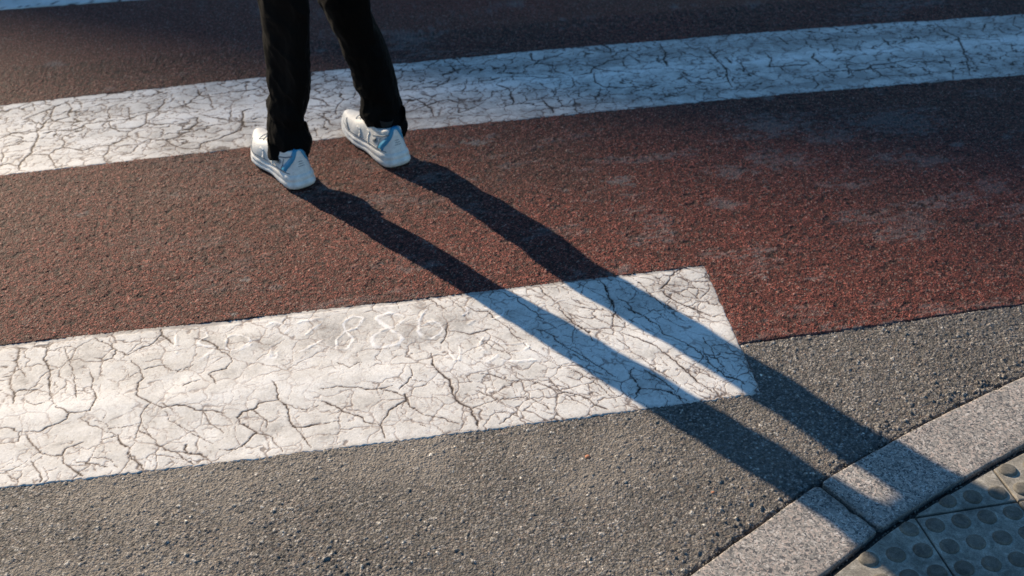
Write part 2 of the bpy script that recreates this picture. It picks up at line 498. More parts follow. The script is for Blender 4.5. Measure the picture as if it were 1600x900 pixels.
for (px, py, r, st) in [(-0.0979, 2.8565, 0.035, 0.8), (0.2852, 2.6321, 0.035, 0.7), (0.7309, 2.9613, 0.1, 0.5), (0.8959, 2.8831, 0.06, 0.4), (-0.6112, 2.1811, 0.01, 0.9), (-0.6137, 2.0447, 0.008, 0.9), (0.5817, 2.2825, 0.008, 0.9), (0.5832, 2.1888, 0.01, 0.8), (0.5868, 2.6832, 0.05, 0.5), (0.5366, 2.5182, 0.04, 0.5), (0.6939, 2.1888, 0.02, 0.5), (-0.414, 2.7357, 0.04, 0.25), (1.1091, 2.7535, 0.06, 0.4), (1.2526, 2.6154, 0.05, 0.35), (-1.4423, 3.379, 0.03, 0.5), (-0.3375, 3.5821, 0.08, 0.4), (0.998, 2.426, 0.05, 0.35), (0.358, 2.441, 0.04, 0.4), (0.7278, 2.7535, 0.08, 0.4), (1.1019, 2.9813, 0.12, 0.4)]:
    wear = np.maximum(wear, 1.0 * st * ss(1.0, .25, np.hypot((X - px) / (r * 1.25), (Y - py) / (r * .8)) + .55 * vn(UU * 38, VV * 90, 163) + .45 * vn(X * 140, Y * 140, 164)))
wear *= .35 + .65 * dome
mall = np.zeros(Z.shape)
for kt, kb in (('t1t', 't1b'), ('t2t', 't2b'), (None, 't0b')):
    top_ = edge(kt, UU) if kt else np.polyval(PF['t0b'], UU) + .455
    bot_ = edge(kb, UU) if kt else np.polyval(PF['t0b'], UU)
    m_ = ss(.001, .006, top_ - VV) * ss(.001, .006, VV - bot_)
    if kt == 't2t': m_ = m_ * ss(.001, .006, end_u(VV) - UU)
    Z = Z * (1 - m_) - .0035 * m_
    mall = np.maximum(mall, m_ * (UU < 3.8) * (UU > -3.1))
edge_d = ss(0, .004, NV)
Z = Z * edge_d - .0025 * (1 - edge_d)
Zc = .0012 - .0047 * mall
core = mall > .995
keepr = ~(core[:-1, :-1] & core[1:, :-1] & core[:-1, 1:] & core[1:, 1:])
fine_cell = (np.gradient(UU, axis=1) < .02) & (np.gradient(NV, axis=0) < .02)
Z = np.where(fine_cell, Z, Zc)
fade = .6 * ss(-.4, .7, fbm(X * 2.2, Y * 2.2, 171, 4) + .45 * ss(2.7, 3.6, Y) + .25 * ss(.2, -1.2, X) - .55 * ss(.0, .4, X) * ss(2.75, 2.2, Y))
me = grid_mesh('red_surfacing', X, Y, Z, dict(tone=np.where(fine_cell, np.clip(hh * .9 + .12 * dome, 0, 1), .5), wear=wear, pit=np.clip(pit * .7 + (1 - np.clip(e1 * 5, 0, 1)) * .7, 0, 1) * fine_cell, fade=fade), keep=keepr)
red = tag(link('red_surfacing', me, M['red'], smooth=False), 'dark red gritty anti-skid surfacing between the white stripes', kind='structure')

# ------------------------------------------------------------------ painted stripes with their cracks
NEAR = [(1.25,[(-1.0508,1.9334),(-1.0368,1.8934),(-1.0252,1.8508),(-1.0285,1.8355),(-1.0512,1.8317)]),
(1.25,[(-1.0285,1.8355),(-1.0175,1.8019),(-0.9993,1.7798),(-0.9925,1.7474)]),
(1,[(-1.0005,1.7835),(-0.9786,1.7886),(-0.9616,1.7945)]),
(1.25,[(-0.9873,1.9374),(-0.98,1.8856),(-0.9675,1.87),(-0.9516,1.8393),(-0.9412,1.8019),(-0.9236,1.7582)]),
(1,[(-0.9224,1.7546),(-0.9003,1.7368),(-0.8761,1.7193),(-0.8511,1.7207),(-0.8319,1.7263),(-0.8325,1.7439),(-0.8341,1.7653),(-0.8488,1.7908),(-0.8565,1.8167),(-0.8669,1.8469)]),
(1.25,[(-0.8761,1.7193),(-0.874,1.7054),(-0.8846,1.6882),(-0.9103,1.6693),(-0.9398,1.6625),(-0.9564,1.6646),(-0.9714,1.6746),(-0.9941,1.6746)]),
(1.7,[(-0.9398,1.6625),(-0.928,1.6413),(-0.9079,1.6217),(-0.8935,1.6055),(-0.8638,1.5959),(-0.8487,1.5972),(-0.8477,1.6152),(-0.8329,1.6249),(-0.818,1.6347)]),
(1.25,[(-0.9564,1.6646),(-0.9459,1.6347),(-0.9784,1.6314)]),
(1.7,[(-0.8487,1.5972),(-0.8378,1.577),(-0.8176,1.5614),(-0.7911,1.5459)]),
(1,[(-0.8985,1.9661),(-0.8797,1.9537),(-0.8588,1.9334),(-0.8368,1.9173),(-0.8375,1.8934),(-0.8549,1.8856),(-0.8769,1.8934)]),
(1.25,[(-0.8368,1.9173),(-0.8088,1.9053),(-0.7908,1.9213),(-0.7662,1.9415),(-0.7533,1.9702),(-0.7616,1.9995)]),
(1,[(-0.7533,1.9702),(-0.7326,1.9578),(-0.7202,1.9374)]),
(1,[(-0.796,1.8856),(-0.7682,1.8546),(-0.7564,1.828),(-0.7607,1.8167),(-0.7576,1.7871),(-0.7504,1.769),(-0.7213,1.7474),(-0.726,1.7298),(-0.7275,1.7088),(-0.723,1.6916),(-0.7236,1.6679),(-0.7228,1.6479)]),
(1,[(-0.7634,1.8546),(-0.7459,1.8623),(-0.7128,1.8661)]),
(1,[(-0.7213,1.7474),(-0.6906,1.7368),(-0.669,1.7439),(-0.6448,1.7403),(-0.6137,1.7263),(-0.5859,1.7263),(-0.5652,1.7158)]),
(1,[(-0.7236,1.6679),(-0.6974,1.6545),(-0.6727,1.6282),(-0.6553,1.612),(-0.6182,1.6055),(-0.5857,1.5991),(-0.5624,1.5833)]),
(1,[(-0.616,1.6055),(-0.6207,1.6314)]),
(0.55,[(-0.723,1.6916),(-0.7409,1.6814),(-0.7618,1.6746),(-0.78,1.6746),(-0.7986,1.6916),(-0.818,1.6951)]),
(1,[(-0.8464,1.7054),(-0.8231,1.6814),(-0.7917,1.6679),(-0.7607,1.6545),(-0.7453,1.6314),(-0.723,1.6152)]),
(1,[(-0.6685,1.8019),(-0.6568,1.813),(-0.6385,1.8167)]),
(1.25,[(-0.6242,1.8393),(-0.6034,1.8093)]),
(1,[(-0.6242,1.8393),(-0.6121,1.8508),(-0.5935,1.8546),(-0.5835,1.8778),(-0.5931,1.9013),(-0.617,1.9213)]),
(1.7,[(-0.4899,1.8167),(-0.4754,1.7871),(-0.4659,1.7582),(-0.4887,1.7546),(-0.5021,1.751),(-0.5123,1.7298),(-0.5295,1.7227),(-0.5394,1.7019)]),
(1.7,[(-0.4659,1.7582),(-0.4426,1.7298),(-0.4359,1.7019),(-0.423,1.678),(-0.407,1.678),(-0.3746,1.6882)]),
(1,[(-0.5394,1.7019),(-0.5171,1.6814),(-0.4929,1.6612),(-0.505,1.6413),(-0.5148,1.6217),(-0.5311,1.6139),(-0.5581,1.6152)]),
(1,[(-0.4929,1.6612),(-0.4713,1.6545),(-0.4494,1.6314),(-0.4323,1.6087)]),
(1,[(-0.423,1.678),(-0.4025,1.6479),(-0.3808,1.6217)]),
(0.55,[(-0.6871,1.7227),(-0.6665,1.6951),(-0.6343,1.6746),(-0.601,1.6479),(-0.5704,1.6314)]),
(1,[(-0.6137,1.7263),(-0.5871,1.6882),(-0.5541,1.6612)]),
(1,[(-0.7279,1.6087),(-0.7152,1.5864),(-0.6866,1.5614)]),
(1,[(-0.819,1.5801),(-0.7926,1.5801),(-0.7723,1.5707),(-0.7539,1.5676)]),
(0.55,[(-0.9343,1.5459),(-0.9019,1.5277)]),
(1,[(-0.9025,1.5864),(-0.895,1.5707),(-0.8756,1.5521),(-0.861,1.5277)]),
(0.55,[(-0.7996,1.6951),(-0.801,1.7158)]),
(0.55,[(-0.8902,1.6087),(-0.9036,1.5959),(-0.9278,1.5645),(-0.9496,1.5521)]),
(0.55,[(-0.6703,1.7298),(-0.6941,1.751)]),
(0.55,[(-0.9511,1.9334),(-0.9187,1.87),(-0.8808,1.7945),(-0.8741,1.7653)]),
(0.55,[(-0.9983,1.8317),(-1.0442,1.8934)]),
(0.55,[(-0.5123,1.7298),(-0.4842,1.7019),(-0.4748,1.6746)]),
(0.55,[(-0.597,1.5707),(-0.6316,1.6055)]),
(0.55,[(-0.7216,1.8623),(-0.6888,1.8469),(-0.6601,1.87)]),
(1,[(-0.617,1.9213),(-0.642,1.9456),(-0.6808,1.962)]),
(0.55,[(-0.4542,1.7439),(-0.4101,1.7298),(-0.3822,1.7439)]),
(0.55,[(-0.9729,1.7582),(-0.9492,1.7439),(-0.9282,1.751)]),
(0.55,[(-0.8798,1.7835),(-0.8595,1.7871),(-0.8488,1.7908)]),
(1,[(-1.0647,1.87),(-1.0464,1.8584)]),
(0.55,[(-0.6974,1.6545),(-0.728,1.7019)]),
(0.55,[(-0.7846,1.6746),(-0.7634,1.6479),(-0.7885,1.6413)]),
(0.55,[(-0.7364,1.5676),(-0.7558,1.5896),(-0.793,1.5959)]),
(1,[(-0.3887,1.7915),(-0.3556,1.7985),(-0.3274,1.8003),(-0.298,1.7915),(-0.2699,1.7941),(-0.2423,1.8029)]),
(1.25,[(-0.2175,1.7766),(-0.2159,1.7551),(-0.2413,1.7256),(-0.2525,1.6966),(-0.2568,1.6844),(-0.2427,1.6483)]),
(1,[(-0.2568,1.6844),(-0.2822,1.6925),(-0.3004,1.7089),(-0.3349,1.7214),(-0.3603,1.7466),(-0.3838,1.7551)]),
(1,[(-0.2699,1.7941),(-0.2465,1.7853),(-0.2172,1.7723),(-0.2034,1.7382),(-0.1741,1.7131),(-0.1351,1.7048),(-0.1069,1.6884)]),
(1.7,[(-0.1718,1.913),(-0.167,1.88),(-0.1476,1.8432),(-0.1266,1.8252),(-0.1218,1.781),(-0.1036,1.7466),(-0.0836,1.7297),(-0.0689,1.6966),(-0.0638,1.6682)]),
(1.7,[(-0.1411,2.0165),(-0.1418,1.9663),(-0.1526,1.9418)]),
(1,[(-0.1368,1.9882),(-0.094,1.9762),(-0.0459,1.9912)]),
(1,[(-0.0836,1.7297),(-0.0479,1.7509),(-0.0032,1.7637),(0.0305,1.768)]),
(1,[(-0.0726,1.8432),(-0.0436,1.8342),(-0.0033,1.8162),(0.0196,1.8162)]),
(1.25,[(0.0874,1.7897),(0.1097,1.781),(0.143,1.768),(0.1642,1.7466),(0.1911,1.7314)]),
(0.55,[(0.0082,1.8432),(0.0425,1.8162),(0.0931,1.7897)]),
(1,[(-0.1034,2.0789),(-0.0779,2.0578),(-0.0531,2.0578),(-0.0218,2.0165),(0.0086,1.9663),(0.0326,1.9565)]),
(1,[(0.0572,1.9912),(0.0811,1.9762),(0.1096,1.9322),(0.1496,1.8988),(0.177,1.8661),(0.2045,1.8432),(0.2204,1.8252)]),
(1.7,[(0.203,2.1888),(0.2186,2.1329),(0.2254,2.0949),(0.2258,2.0578),(0.2213,1.9962)]),
(1,[(0.2519,2.0736),(0.292,2.037),(0.3196,2.0063),(0.3255,1.9762),(0.3618,1.9516),(0.3933,1.9178),(0.4162,1.8707),(0.4398,1.8342),(0.4756,1.8073)]),
(1,[(0.2522,1.8615),(0.2441,1.8342),(0.261,1.7985),(0.2438,1.7637)]),
(1.25,[(0.2606,1.7941),(0.2914,1.7897),(0.3295,1.7766),(0.3494,1.7551)]),
(0.55,[(0.2245,1.9565),(0.2622,1.9082),(0.288,1.8707),(0.3189,1.8342),(0.3445,1.8073)]),
(1.25,[(0.2384,1.9812),(0.301,1.9418),(0.326,1.8988),(0.3568,1.8615),(0.3799,1.8162),(0.4141,1.7766)]),
(1,[(0.4087,1.9663),(0.4229,1.9178),(0.4381,1.8615)]),
(1.7,[(0.4024,2.235),(0.3651,2.1945),(0.3555,2.1663),(0.334,2.144)]),
(1,[(0.334,2.144),(0.3608,2.1003),(0.4007,2.0684),(0.4405,2.0422),(0.4714,2.0422)]),
(1,[(0.0603,2.1551),(0.0725,2.1329),(0.0966,2.0896)]),
(1,[(0.1022,2.0684),(0.1311,2.0165),(0.1661,1.9862),(0.1732,1.9516)]),
(1,[(-0.029,2.1329),(0.009,2.1111),(0.046,2.0578),(0.0701,2.0267)]),
(0.55,[(0.0086,1.9663),(0.044,1.9178),(0.0843,1.88)]),
(1,[(-0.2047,1.8342),(-0.2242,1.7897)]),
(1,[(0.1265,1.9082),(0.1545,1.88)]),
(1,[(-0.1423,2.1111),(-0.1159,2.0789),(-0.0962,2.0474)]),
(0.55,[(-0.3374,1.6966),(-0.3747,1.6884)]),
(0.55,[(0.4516,2.2118),(0.4534,2.1551),(0.4251,2.1111)]),
(1,[(-0.1927,2.1111),(-0.1664,2.0896),(-0.143,2.0578)]),
(0.55,[(-0.3131,1.88),(-0.3402,1.8615),(-0.3657,1.88)]),
(0.55,[(-0.0312,1.7551),(-0.0712,1.7897)]),
(1,[(0.2746,1.8523),(0.3112,1.8162),(0.33,1.781)]),
(0.55,[(0.1128,1.8615),(0.1573,1.8252),(0.2095,1.7551)]),
(0.55,[(-0.0756,1.9663),(-0.039,1.9273),(0.0084,1.8988)]),
(0.55,[(0.286,2.1775),(0.3138,2.1329),(0.3334,2.0789)]),
(0.55,[(-0.2243,1.7214),(-0.1665,1.6803)]),
(0.55,[(-0.1688,1.8118),(-0.204,1.8252),(-0.2124,1.8615)]),
(0.55,[(0.0417,1.7637),(0.0745,1.7297)]),
(1.25,[(0.0079,1.7214),(-0.025,1.6884)]),
(0.55,[(0.3467,2.144),(0.3823,2.122)])]
FAR = [(1.25,[(-1.4296,2.8725),(-1.4068,2.9023),(-1.3774,2.9144),(-1.3381,2.9144),(-1.3342,2.9449),(-1.338,2.9821)]),
(1.7,[(-1.3381,2.9144),(-1.3227,2.8606),(-1.3168,2.8026),(-1.3191,2.7463),(-1.3249,2.7242),(-1.3146,2.7024)]),
(1,[(-1.3737,2.7187),(-1.3562,2.7297),(-1.3249,2.7242)]),
(1,[(-1.3145,2.7799),(-1.2892,2.7855),(-1.2629,2.7799),(-1.2411,2.7463),(-1.2179,2.7078),(-1.1938,2.7242)]),
(1,[(-1.2629,2.7799),(-1.2586,2.8083),(-1.2368,2.8256),(-1.2433,2.8548),(-1.2638,2.8843)]),
(1,[(-1.2368,2.8256),(-1.213,2.8198),(-1.1803,2.8026),(-1.1598,2.8256),(-1.1137,2.8372),(-1.1098,2.8141),(-1.112,2.7742),(-1.0985,2.7463)]),
(1.25,[(-1.3228,2.9023),(-1.2782,2.9205),(-1.2407,2.9265),(-1.2181,2.9449),(-1.219,2.9572),(-1.1819,2.9759),(-1.1551,2.9821),(-1.1054,2.9884),(-1.0835,3.0137),(-1.0597,3.0328),(-1.034,3.0457),(-1.0279,3.0914),(-1.0332,3.1247)]),
(0.55,[(-1.219,2.9572),(-1.1994,2.9205),(-1.1961,2.8725)]),
(1.25,[(-1.1551,2.9821),(-1.1417,2.9449),(-1.1094,2.9205),(-1.0812,2.9205),(-1.077,2.8843),(-1.0927,2.8606),(-1.1137,2.8372)]),
(1,[(-1.1559,2.9947),(-1.1754,3.0328),(-1.1778,3.0717)]),
(1.25,[(-1.3995,2.9947),(-1.3722,3.0328),(-1.3451,3.0652),(-1.3138,3.1047),(-1.2897,3.0652),(-1.2802,3.0073),(-1.3151,2.9821),(-1.3307,2.9947)]),
(1,[(-1.3451,3.0652),(-1.332,3.0073),(-1.3411,2.9572),(-1.388,2.9947)]),
(1,[(-1.0812,2.9205),(-1.0596,2.9449),(-1.0433,2.9696),(-1.0559,3.0073),(-1.0568,3.0328)]),
(1.25,[(-1.0417,2.9634),(-1.0174,2.9572),(-0.9677,2.9634)]),
(1,[(-1.077,2.8843),(-1.0515,2.8725),(-1.0302,2.8548),(-1.007,2.8725),(-0.9667,2.8665),(-0.9376,2.8843),(-0.9013,2.8963)]),
(1,[(-1.0515,2.8725),(-1.035,2.8314),(-1.0407,2.7912),(-1.0593,2.7799)]),
(1.7,[(-0.9667,2.8665),(-0.9305,2.8314),(-0.888,2.8141),(-0.8619,2.8198),(-0.8573,2.8489),(-0.818,2.8725),(-0.7962,2.9023),(-0.7661,2.9205),(-0.7698,2.9696),(-0.7844,3.0457),(-0.7496,3.0652)]),
(1,[(-1.014,3.0587),(-0.9821,3.0717),(-0.9531,3.0981),(-0.9356,3.1518),(-0.9508,3.1929)]),
(1,[(-0.9356,3.1518),(-0.9015,3.1315),(-0.8742,3.0587)]),
(1.7,[(-0.9462,2.9205),(-0.9095,2.9326),(-0.9009,2.9696),(-0.9064,3.0073),(-0.9237,2.9947)]),
(1,[(-0.9078,3.0264),(-0.869,3.0073),(-0.8135,2.9884),(-0.7722,2.9821)]),
(1,[(-0.8135,2.9884),(-0.8192,3.0457),(-0.8302,3.0717)]),
(1,[(-1.2764,3.0981),(-1.2353,3.118),(-1.19,3.1247),(-1.1445,3.1315),(-1.1125,3.145),(-1.0547,3.1518),(-1.0256,3.1791)]),
(1,[(-1.4105,2.8198),(-1.3782,2.8372),(-1.3532,2.8606)]),
(1,[(-0.9014,3.1586),(-0.8504,3.1722),(-0.7728,3.1929)]),
(1,[(-1.4175,3.0981),(-1.3881,3.0457)]),
(1,[(-1.4029,2.8141),(-1.3837,2.7686),(-1.377,2.7352)]),
(1,[(-1.1778,3.0717),(-1.1589,3.0981)]),
(1,[(-1.0957,2.9947),(-1.1282,3.0717)]),
(1,[(-0.5281,3.1989),(-0.5068,3.1363),(-0.4982,3.121),(-0.5162,3.0755),(-0.513,3.0238)]),
(1,[(-0.5939,3.1286),(-0.5658,3.121),(-0.5329,3.0755)]),
(1,[(-0.5734,3.0311),(-0.5365,3.002),(-0.5179,2.9591),(-0.4845,2.952)]),
(1,[(-0.8484,3.1831),(-0.7935,3.1831),(-0.7635,3.2069),(-0.736,3.1674)]),
(1,[(-0.7783,3.0311),(-0.7711,2.9591),(-0.7759,2.9171),(-0.7938,2.9101)]),
(1,[(-0.7673,2.9733),(-0.7087,2.9733)]),
(1,[(-0.593,3.0755),(-0.5539,3.083),(-0.5162,3.0755)]),
(1,[(-0.4982,3.121),(-0.4594,3.1363)]),
(1,[(-0.5613,2.945),(-0.5472,2.8895)]),
(1,[(-0.613,3.2149),(-0.5668,3.231),(-0.5442,3.2717)]),
(1,[(-0.5571,3.2635),(-0.4993,3.2471)]),
(1.25,[(-0.3338,3.138),(-0.3108,3.1489),(-0.285,3.1218),(-0.2519,3.0844),(-0.2224,3.1057),(-0.19,3.1218),(-0.1607,3.1004),(-0.1137,3.1111),(-0.0854,3.1164),(-0.062,3.138),(-0.0578,3.1819)]),
(1,[(-0.2519,3.0844),(-0.2807,3.0582),(-0.3072,3.0374)]),
(1,[(-0.2519,3.0844),(-0.2339,3.0582),(-0.2243,3.0117)]),
(1,[(-0.1607,3.1004),(-0.1569,3.0634),(-0.1513,3.0374),(-0.1262,3.0529),(-0.108,3.0739),(-0.0805,3.1057)]),
(1,[(-0.2713,3.2042),(-0.228,3.2098),(-0.1956,3.2437),(-0.1925,3.284)]),
(1,[(-0.1469,3.2494),(-0.1405,3.2042),(-0.154,3.1764),(-0.1733,3.1764)]),
(1.25,[(-0.1467,3.2437),(-0.1175,3.2494),(-0.0979,3.2494),(-0.0588,3.2552),(-0.0394,3.2782),(0,3.284),(0.0246,3.2782),(0.0739,3.2782),(0.0983,3.2667),(0.1232,3.2782),(0.1821,3.2724)]),
(1.7,[(-0.1964,3.373),(-0.1853,3.3489),(-0.1796,3.331),(-0.1985,3.3074),(-0.218,3.3015)]),
(1,[(-0.1796,3.331),(-0.1662,3.3074)]),
(1.7,[(-0.0486,3.221),(-0.0194,3.2042),(-0.0024,3.1764),(-0.0048,3.1489),(0.0047,3.1057),(-0.0047,3.0844)]),
(1,[(-0.0024,3.1764),(0.0194,3.2098),(0.0293,3.238)]),
(1,[(-0.0252,3.379),(-0.02,3.3429),(-0.0298,3.3074)]),
(1,[(0.0704,3.3669),(0.0811,3.4034),(0.1276,3.4343),(0.1697,3.4656)]),
(1,[(0.1264,3.3912),(0.1254,3.3549),(0.1393,3.3192),(0.1826,3.284),(0.1904,3.238),(0.1792,3.2042),(0.1546,3.193)]),
(1.25,[(0.1875,3.284),(0.2431,3.3074),(0.2558,3.3549),(0.2871,3.373),(0.3042,3.4034),(0.3508,3.4157),(0.3794,3.4531)]),
(1,[(0.2504,3.3489),(0.2794,3.331),(0.3234,3.3192),(0.3482,3.3192),(0.3964,3.3015)]),
(1.25,[(0.253,3.3074),(0.2539,3.238),(0.2813,3.2098),(0.3294,3.2042),(0.3687,3.2098),(0.3875,3.2042)]),
(1,[(0.083,3.238),(0.0969,3.2042),(0.1208,3.193),(0.1291,3.1489)]),
(1.7,[(0.0949,3.1164),(0.1083,3.0844),(0.1171,3.0634),(0.1209,3.0322)]),
(1,[(0.163,3.1598),(0.185,3.1164),(0.1977,3.0844)]),
(1,[(0.1879,3.0739),(0.1864,3.0426)]),
(1,[(0.2664,3.2042),(0.2637,3.1598),(0.242,3.1164)]),
(1,[(0.0617,3.4656),(0.0661,3.4157),(0.0761,3.4034)]),
(1,[(-0.3156,3.3489),(-0.3027,3.3074),(-0.2786,3.3192)]),
(1,[(-0.0984,3.2724),(-0.1025,3.238)]),
(1,[(0.3499,3.4034),(0.3511,3.3549)]),
(1,[(0.3789,3.4468),(0.404,3.3851)]),
(1.7,[(0.4831,3.5398),(0.4917,3.4699),(0.4815,3.4117),(0.4871,3.355)]),
(1,[(0.3889,3.2193),(0.4259,3.2105),(0.4456,3.2193)]),
(1.7,[(0.6424,3.4601),(0.6564,3.3927),(0.6675,3.3364),(0.6603,3.2636),(0.6635,3.2105)]),
(1,[(0.6779,3.431),(0.6928,3.3738)]),
(1.25,[(0.7952,3.355),(0.8711,3.3644),(0.9435,3.3738)]),
(1,[(0.8381,3.355),(0.8525,3.3088),(0.8738,3.2997)]),
(1,[(0.9277,3.2997),(0.9352,3.2281),(0.9126,3.1931)]),
(1.25,[(0.978,3.318),(1.0421,3.3272),(1.1064,3.3364),(1.1291,3.3644),(1.1873,3.3775),(1.2518,3.4117)]),
(1,[(1.1213,3.3644),(1.1312,3.3272),(1.1449,3.2906)]),
(1,[(1.2543,3.3927),(1.3015,3.3927),(1.3516,3.4022)]),
(1.7,[(0.9698,3.4601),(0.9536,3.4213),(0.9806,3.3644)]),
(1,[(1.0508,3.4996),(1.06,3.4699),(1.0372,3.4407)]),
(1.7,[(1.4306,3.7188),(1.4463,3.6328),(1.4704,3.591),(1.4632,3.5297),(1.4476,3.431),(1.4168,3.2997)]),
(1,[(1.4704,3.591),(1.5205,3.5807),(1.5662,3.5704),(1.6071,3.5704)]),
(1,[(1.725,3.7629),(1.693,3.697),(1.7027,3.654)]),
(1,[(1.6042,3.7078),(1.5707,3.6328)]),
(1,[(1.5929,3.5297),(1.6647,3.5196)]),
(0.55,[(0.9593,3.6434),(0.9979,3.591),(1.001,3.5297)]),
(1,[(0.3996,3.3364),(0.4627,3.3457),(0.5382,3.3272)]),
(1,[(0.5656,3.55),(0.5903,3.4897),(0.6091,3.5096)]),
(0.55,[(1.1773,3.7188),(1.1976,3.6328),(1.25,3.6118)]),
(1,[(1.0576,3.3927),(1.0433,3.2997)]),
(1,[(1.2983,3.355),(1.2974,3.2997)]),
(1,[(1.2198,3.591),(1.2307,3.5096),(1.2656,3.4897)]),
(1,[(0.8119,3.4699),(0.8251,3.4117),(0.8069,3.355)]),
(1,[(0.7224,3.4117),(0.7228,3.318),(0.7583,3.2997)]),
(1,[(0.5139,3.318),(0.5435,3.2458),(0.5843,3.2105)]),
(1,[(0.8829,3.591),(0.9037,3.5297)])]
WRITING = [(1,[(-0.7256,1.9776),(-0.7064,1.9089)]),
(1,[(-0.6803,1.9918),(-0.6625,1.9823),(-0.6542,1.9636),(-0.6678,1.9544),(-0.6722,1.9429),(-0.6515,1.9315),(-0.6346,1.9315)]),
(1,[(-0.6304,1.9246),(-0.6405,1.9067),(-0.6534,1.8831)]),
(1,[(-0.6122,1.959),(-0.6036,1.9729),(-0.5809,1.9729),(-0.5645,1.9613),(-0.5591,1.9475),(-0.5721,1.9269),(-0.5899,1.9179),(-0.6048,1.9224),(-0.6113,1.9406),(-0.6122,1.959)]),
(1,[(-0.5787,1.9179),(-0.556,1.9383)]),
(1,[(-0.5341,2.006),(-0.5203,2.018),(-0.4985,2.0084),(-0.4858,1.9918),(-0.4907,1.9776)]),
(1,[(-0.512,1.936),(-0.5096,1.9134),(-0.5047,1.8933),(-0.4954,1.8955),(-0.4956,1.9134)]),
(1,[(-0.4676,2.0132),(-0.4575,2.0228),(-0.4152,2.0301)]),
(1,[(-0.4444,1.9729),(-0.4329,1.9918),(-0.4139,2.0204)]),
(1,[(-0.405,1.9544),(-0.4275,1.9337),(-0.4496,1.9134)]),
(1,[(-0.3277,2.0165),(-0.3262,2.0319),(-0.3489,2.0422),(-0.368,2.0216)]),
(1,[(-0.3287,2.0267),(-0.3377,1.9962),(-0.3608,1.9862),(-0.3752,1.9565),(-0.371,1.9225),(-0.3479,1.9273),(-0.3393,1.9565),(-0.3608,1.9862),(-0.3699,2.0114),(-0.3631,2.0319)]),
(1.7,[(-0.2383,2.0383),(-0.2507,2.0481),(-0.2742,2.0506),(-0.2935,2.0383),(-0.2954,2.0286),(-0.2792,2.0094),(-0.2603,1.9903),(-0.2417,1.9715),(-0.2349,1.9576),(-0.2449,1.9415),(-0.2692,1.9301),(-0.2918,1.9323),(-0.3019,1.9484),(-0.3009,1.9669),(-0.2856,1.9856),(-0.264,1.9998),(-0.2476,2.0094),(-0.2361,2.0286)]),
(1.7,[(-0.1906,2.0654),(-0.2008,2.0432),(-0.205,2.019),(-0.2028,1.9856),(-0.1931,1.9669),(-0.1756,1.9599),(-0.1567,1.9762),(-0.1505,1.9951),(-0.1585,2.0117),(-0.1762,2.019),(-0.1929,2.0094)]),
(1,[(-0.1106,2.0408),(-0.0994,2.053),(-0.0984,2.0679),(-0.1059,2.0729)]),
(1,[(-0.098,2.0094),(-0.084,2.0238)]),
(1,[(-0.0413,2.0754),(-0.0236,2.0729),(-0.0191,2.0555),(-0.0263,2.0383),(-0.0436,2.0286)]),
(1,[(-0.0588,2.0679),(-0.0501,2.0729)]),
(0.55,[(0.0491,2.0286),(0.0344,2.0117),(0.0171,2.0022)]),
(1,[(-0.1343,1.921),(-0.1279,1.9031),(-0.1188,1.8853),(-0.1106,1.8853),(-0.1089,1.9165),(-0.1124,1.9346)]),
(0.55,[(-0.1577,1.8897),(-0.149,1.8809),(-0.1388,1.8986)]),
(1,[(-0.0597,1.9669),(-0.0677,1.9438),(-0.0673,1.9255),(-0.0558,1.912)]),
(1,[(-0.0307,1.9031),(-0.0443,1.8853),(-0.0579,1.8765)]),
(0.55,[(-0.0426,1.9576),(-0.0255,1.9438),(-0.0001,1.9392),(0.0252,1.9438)]),
(1,[(-0.0222,1.8853),(0.0109,1.8809),(0.0496,1.8853)]),
(0.55,[(-0.0057,1.9075),(0.0194,1.912),(0.0363,1.9301),(0.0308,1.9438)])]

def trace_field(Us, Vs, lines, wid, jag=.0022, seed=1):
    """darkness of the traced cracks; Us is constant along columns"""
    out = np.zeros(Us.shape)
    uu = Us[Us.shape[0] // 2]
    Uj = Us + jag * 1.5 * vn(Us * 45, Vs * 45, seed + 8) + jag * vn(Us * 110, Vs * 110, seed) + jag * .6 * vn(Us * 260, Vs * 260, seed + 1)
    Vj = Vs + jag * 1.5 * vn(Us * 45, Vs * 45, seed + 9) + jag * vn(Us * 110, Vs * 110, seed + 2) + jag * .6 * vn(Us * 260, Vs * 260, seed + 3)
    wv = .95 + .5 * vn(Us * 28, Vs * 28, seed + 4)
    for w, pts in lines:
        q = [uv(*p) for p in pts]
        n = len(q) - 1
        for k in range(n):
            (ua, va), (ub, vb) = q[k], q[k + 1]
            i0 = np.searchsorted(uu, min(ua, ub) - .02); i1 = np.searchsorted(uu, max(ua, ub) + .02)
            if i1 <= i0 + 1: continue
            a = Uj[:, i0:i1]; b = Vj[:, i0:i1]
            du, dv = ub - ua, vb - va; L2 = du * du + dv * dv + 1e-12
            t = np.clip(((a - ua) * du + (b - va) * dv) / L2, 0, 1)
            d = np.hypot(a - ua - t * du, b - va - t * dv)
            tt = (k + t) / n
            taper = np.clip(np.minimum(tt, 1 - tt) * 5 + .45, 0, 1)
            ww = wid * min(w, 1.45) * wv[:, i0:i1] * taper
            o = 1 - ss(.35, 1.15, d / np.maximum(ww, 1e-5))
            np.maximum(out[:, i0:i1], o, out=out[:, i0:i1])
    return out

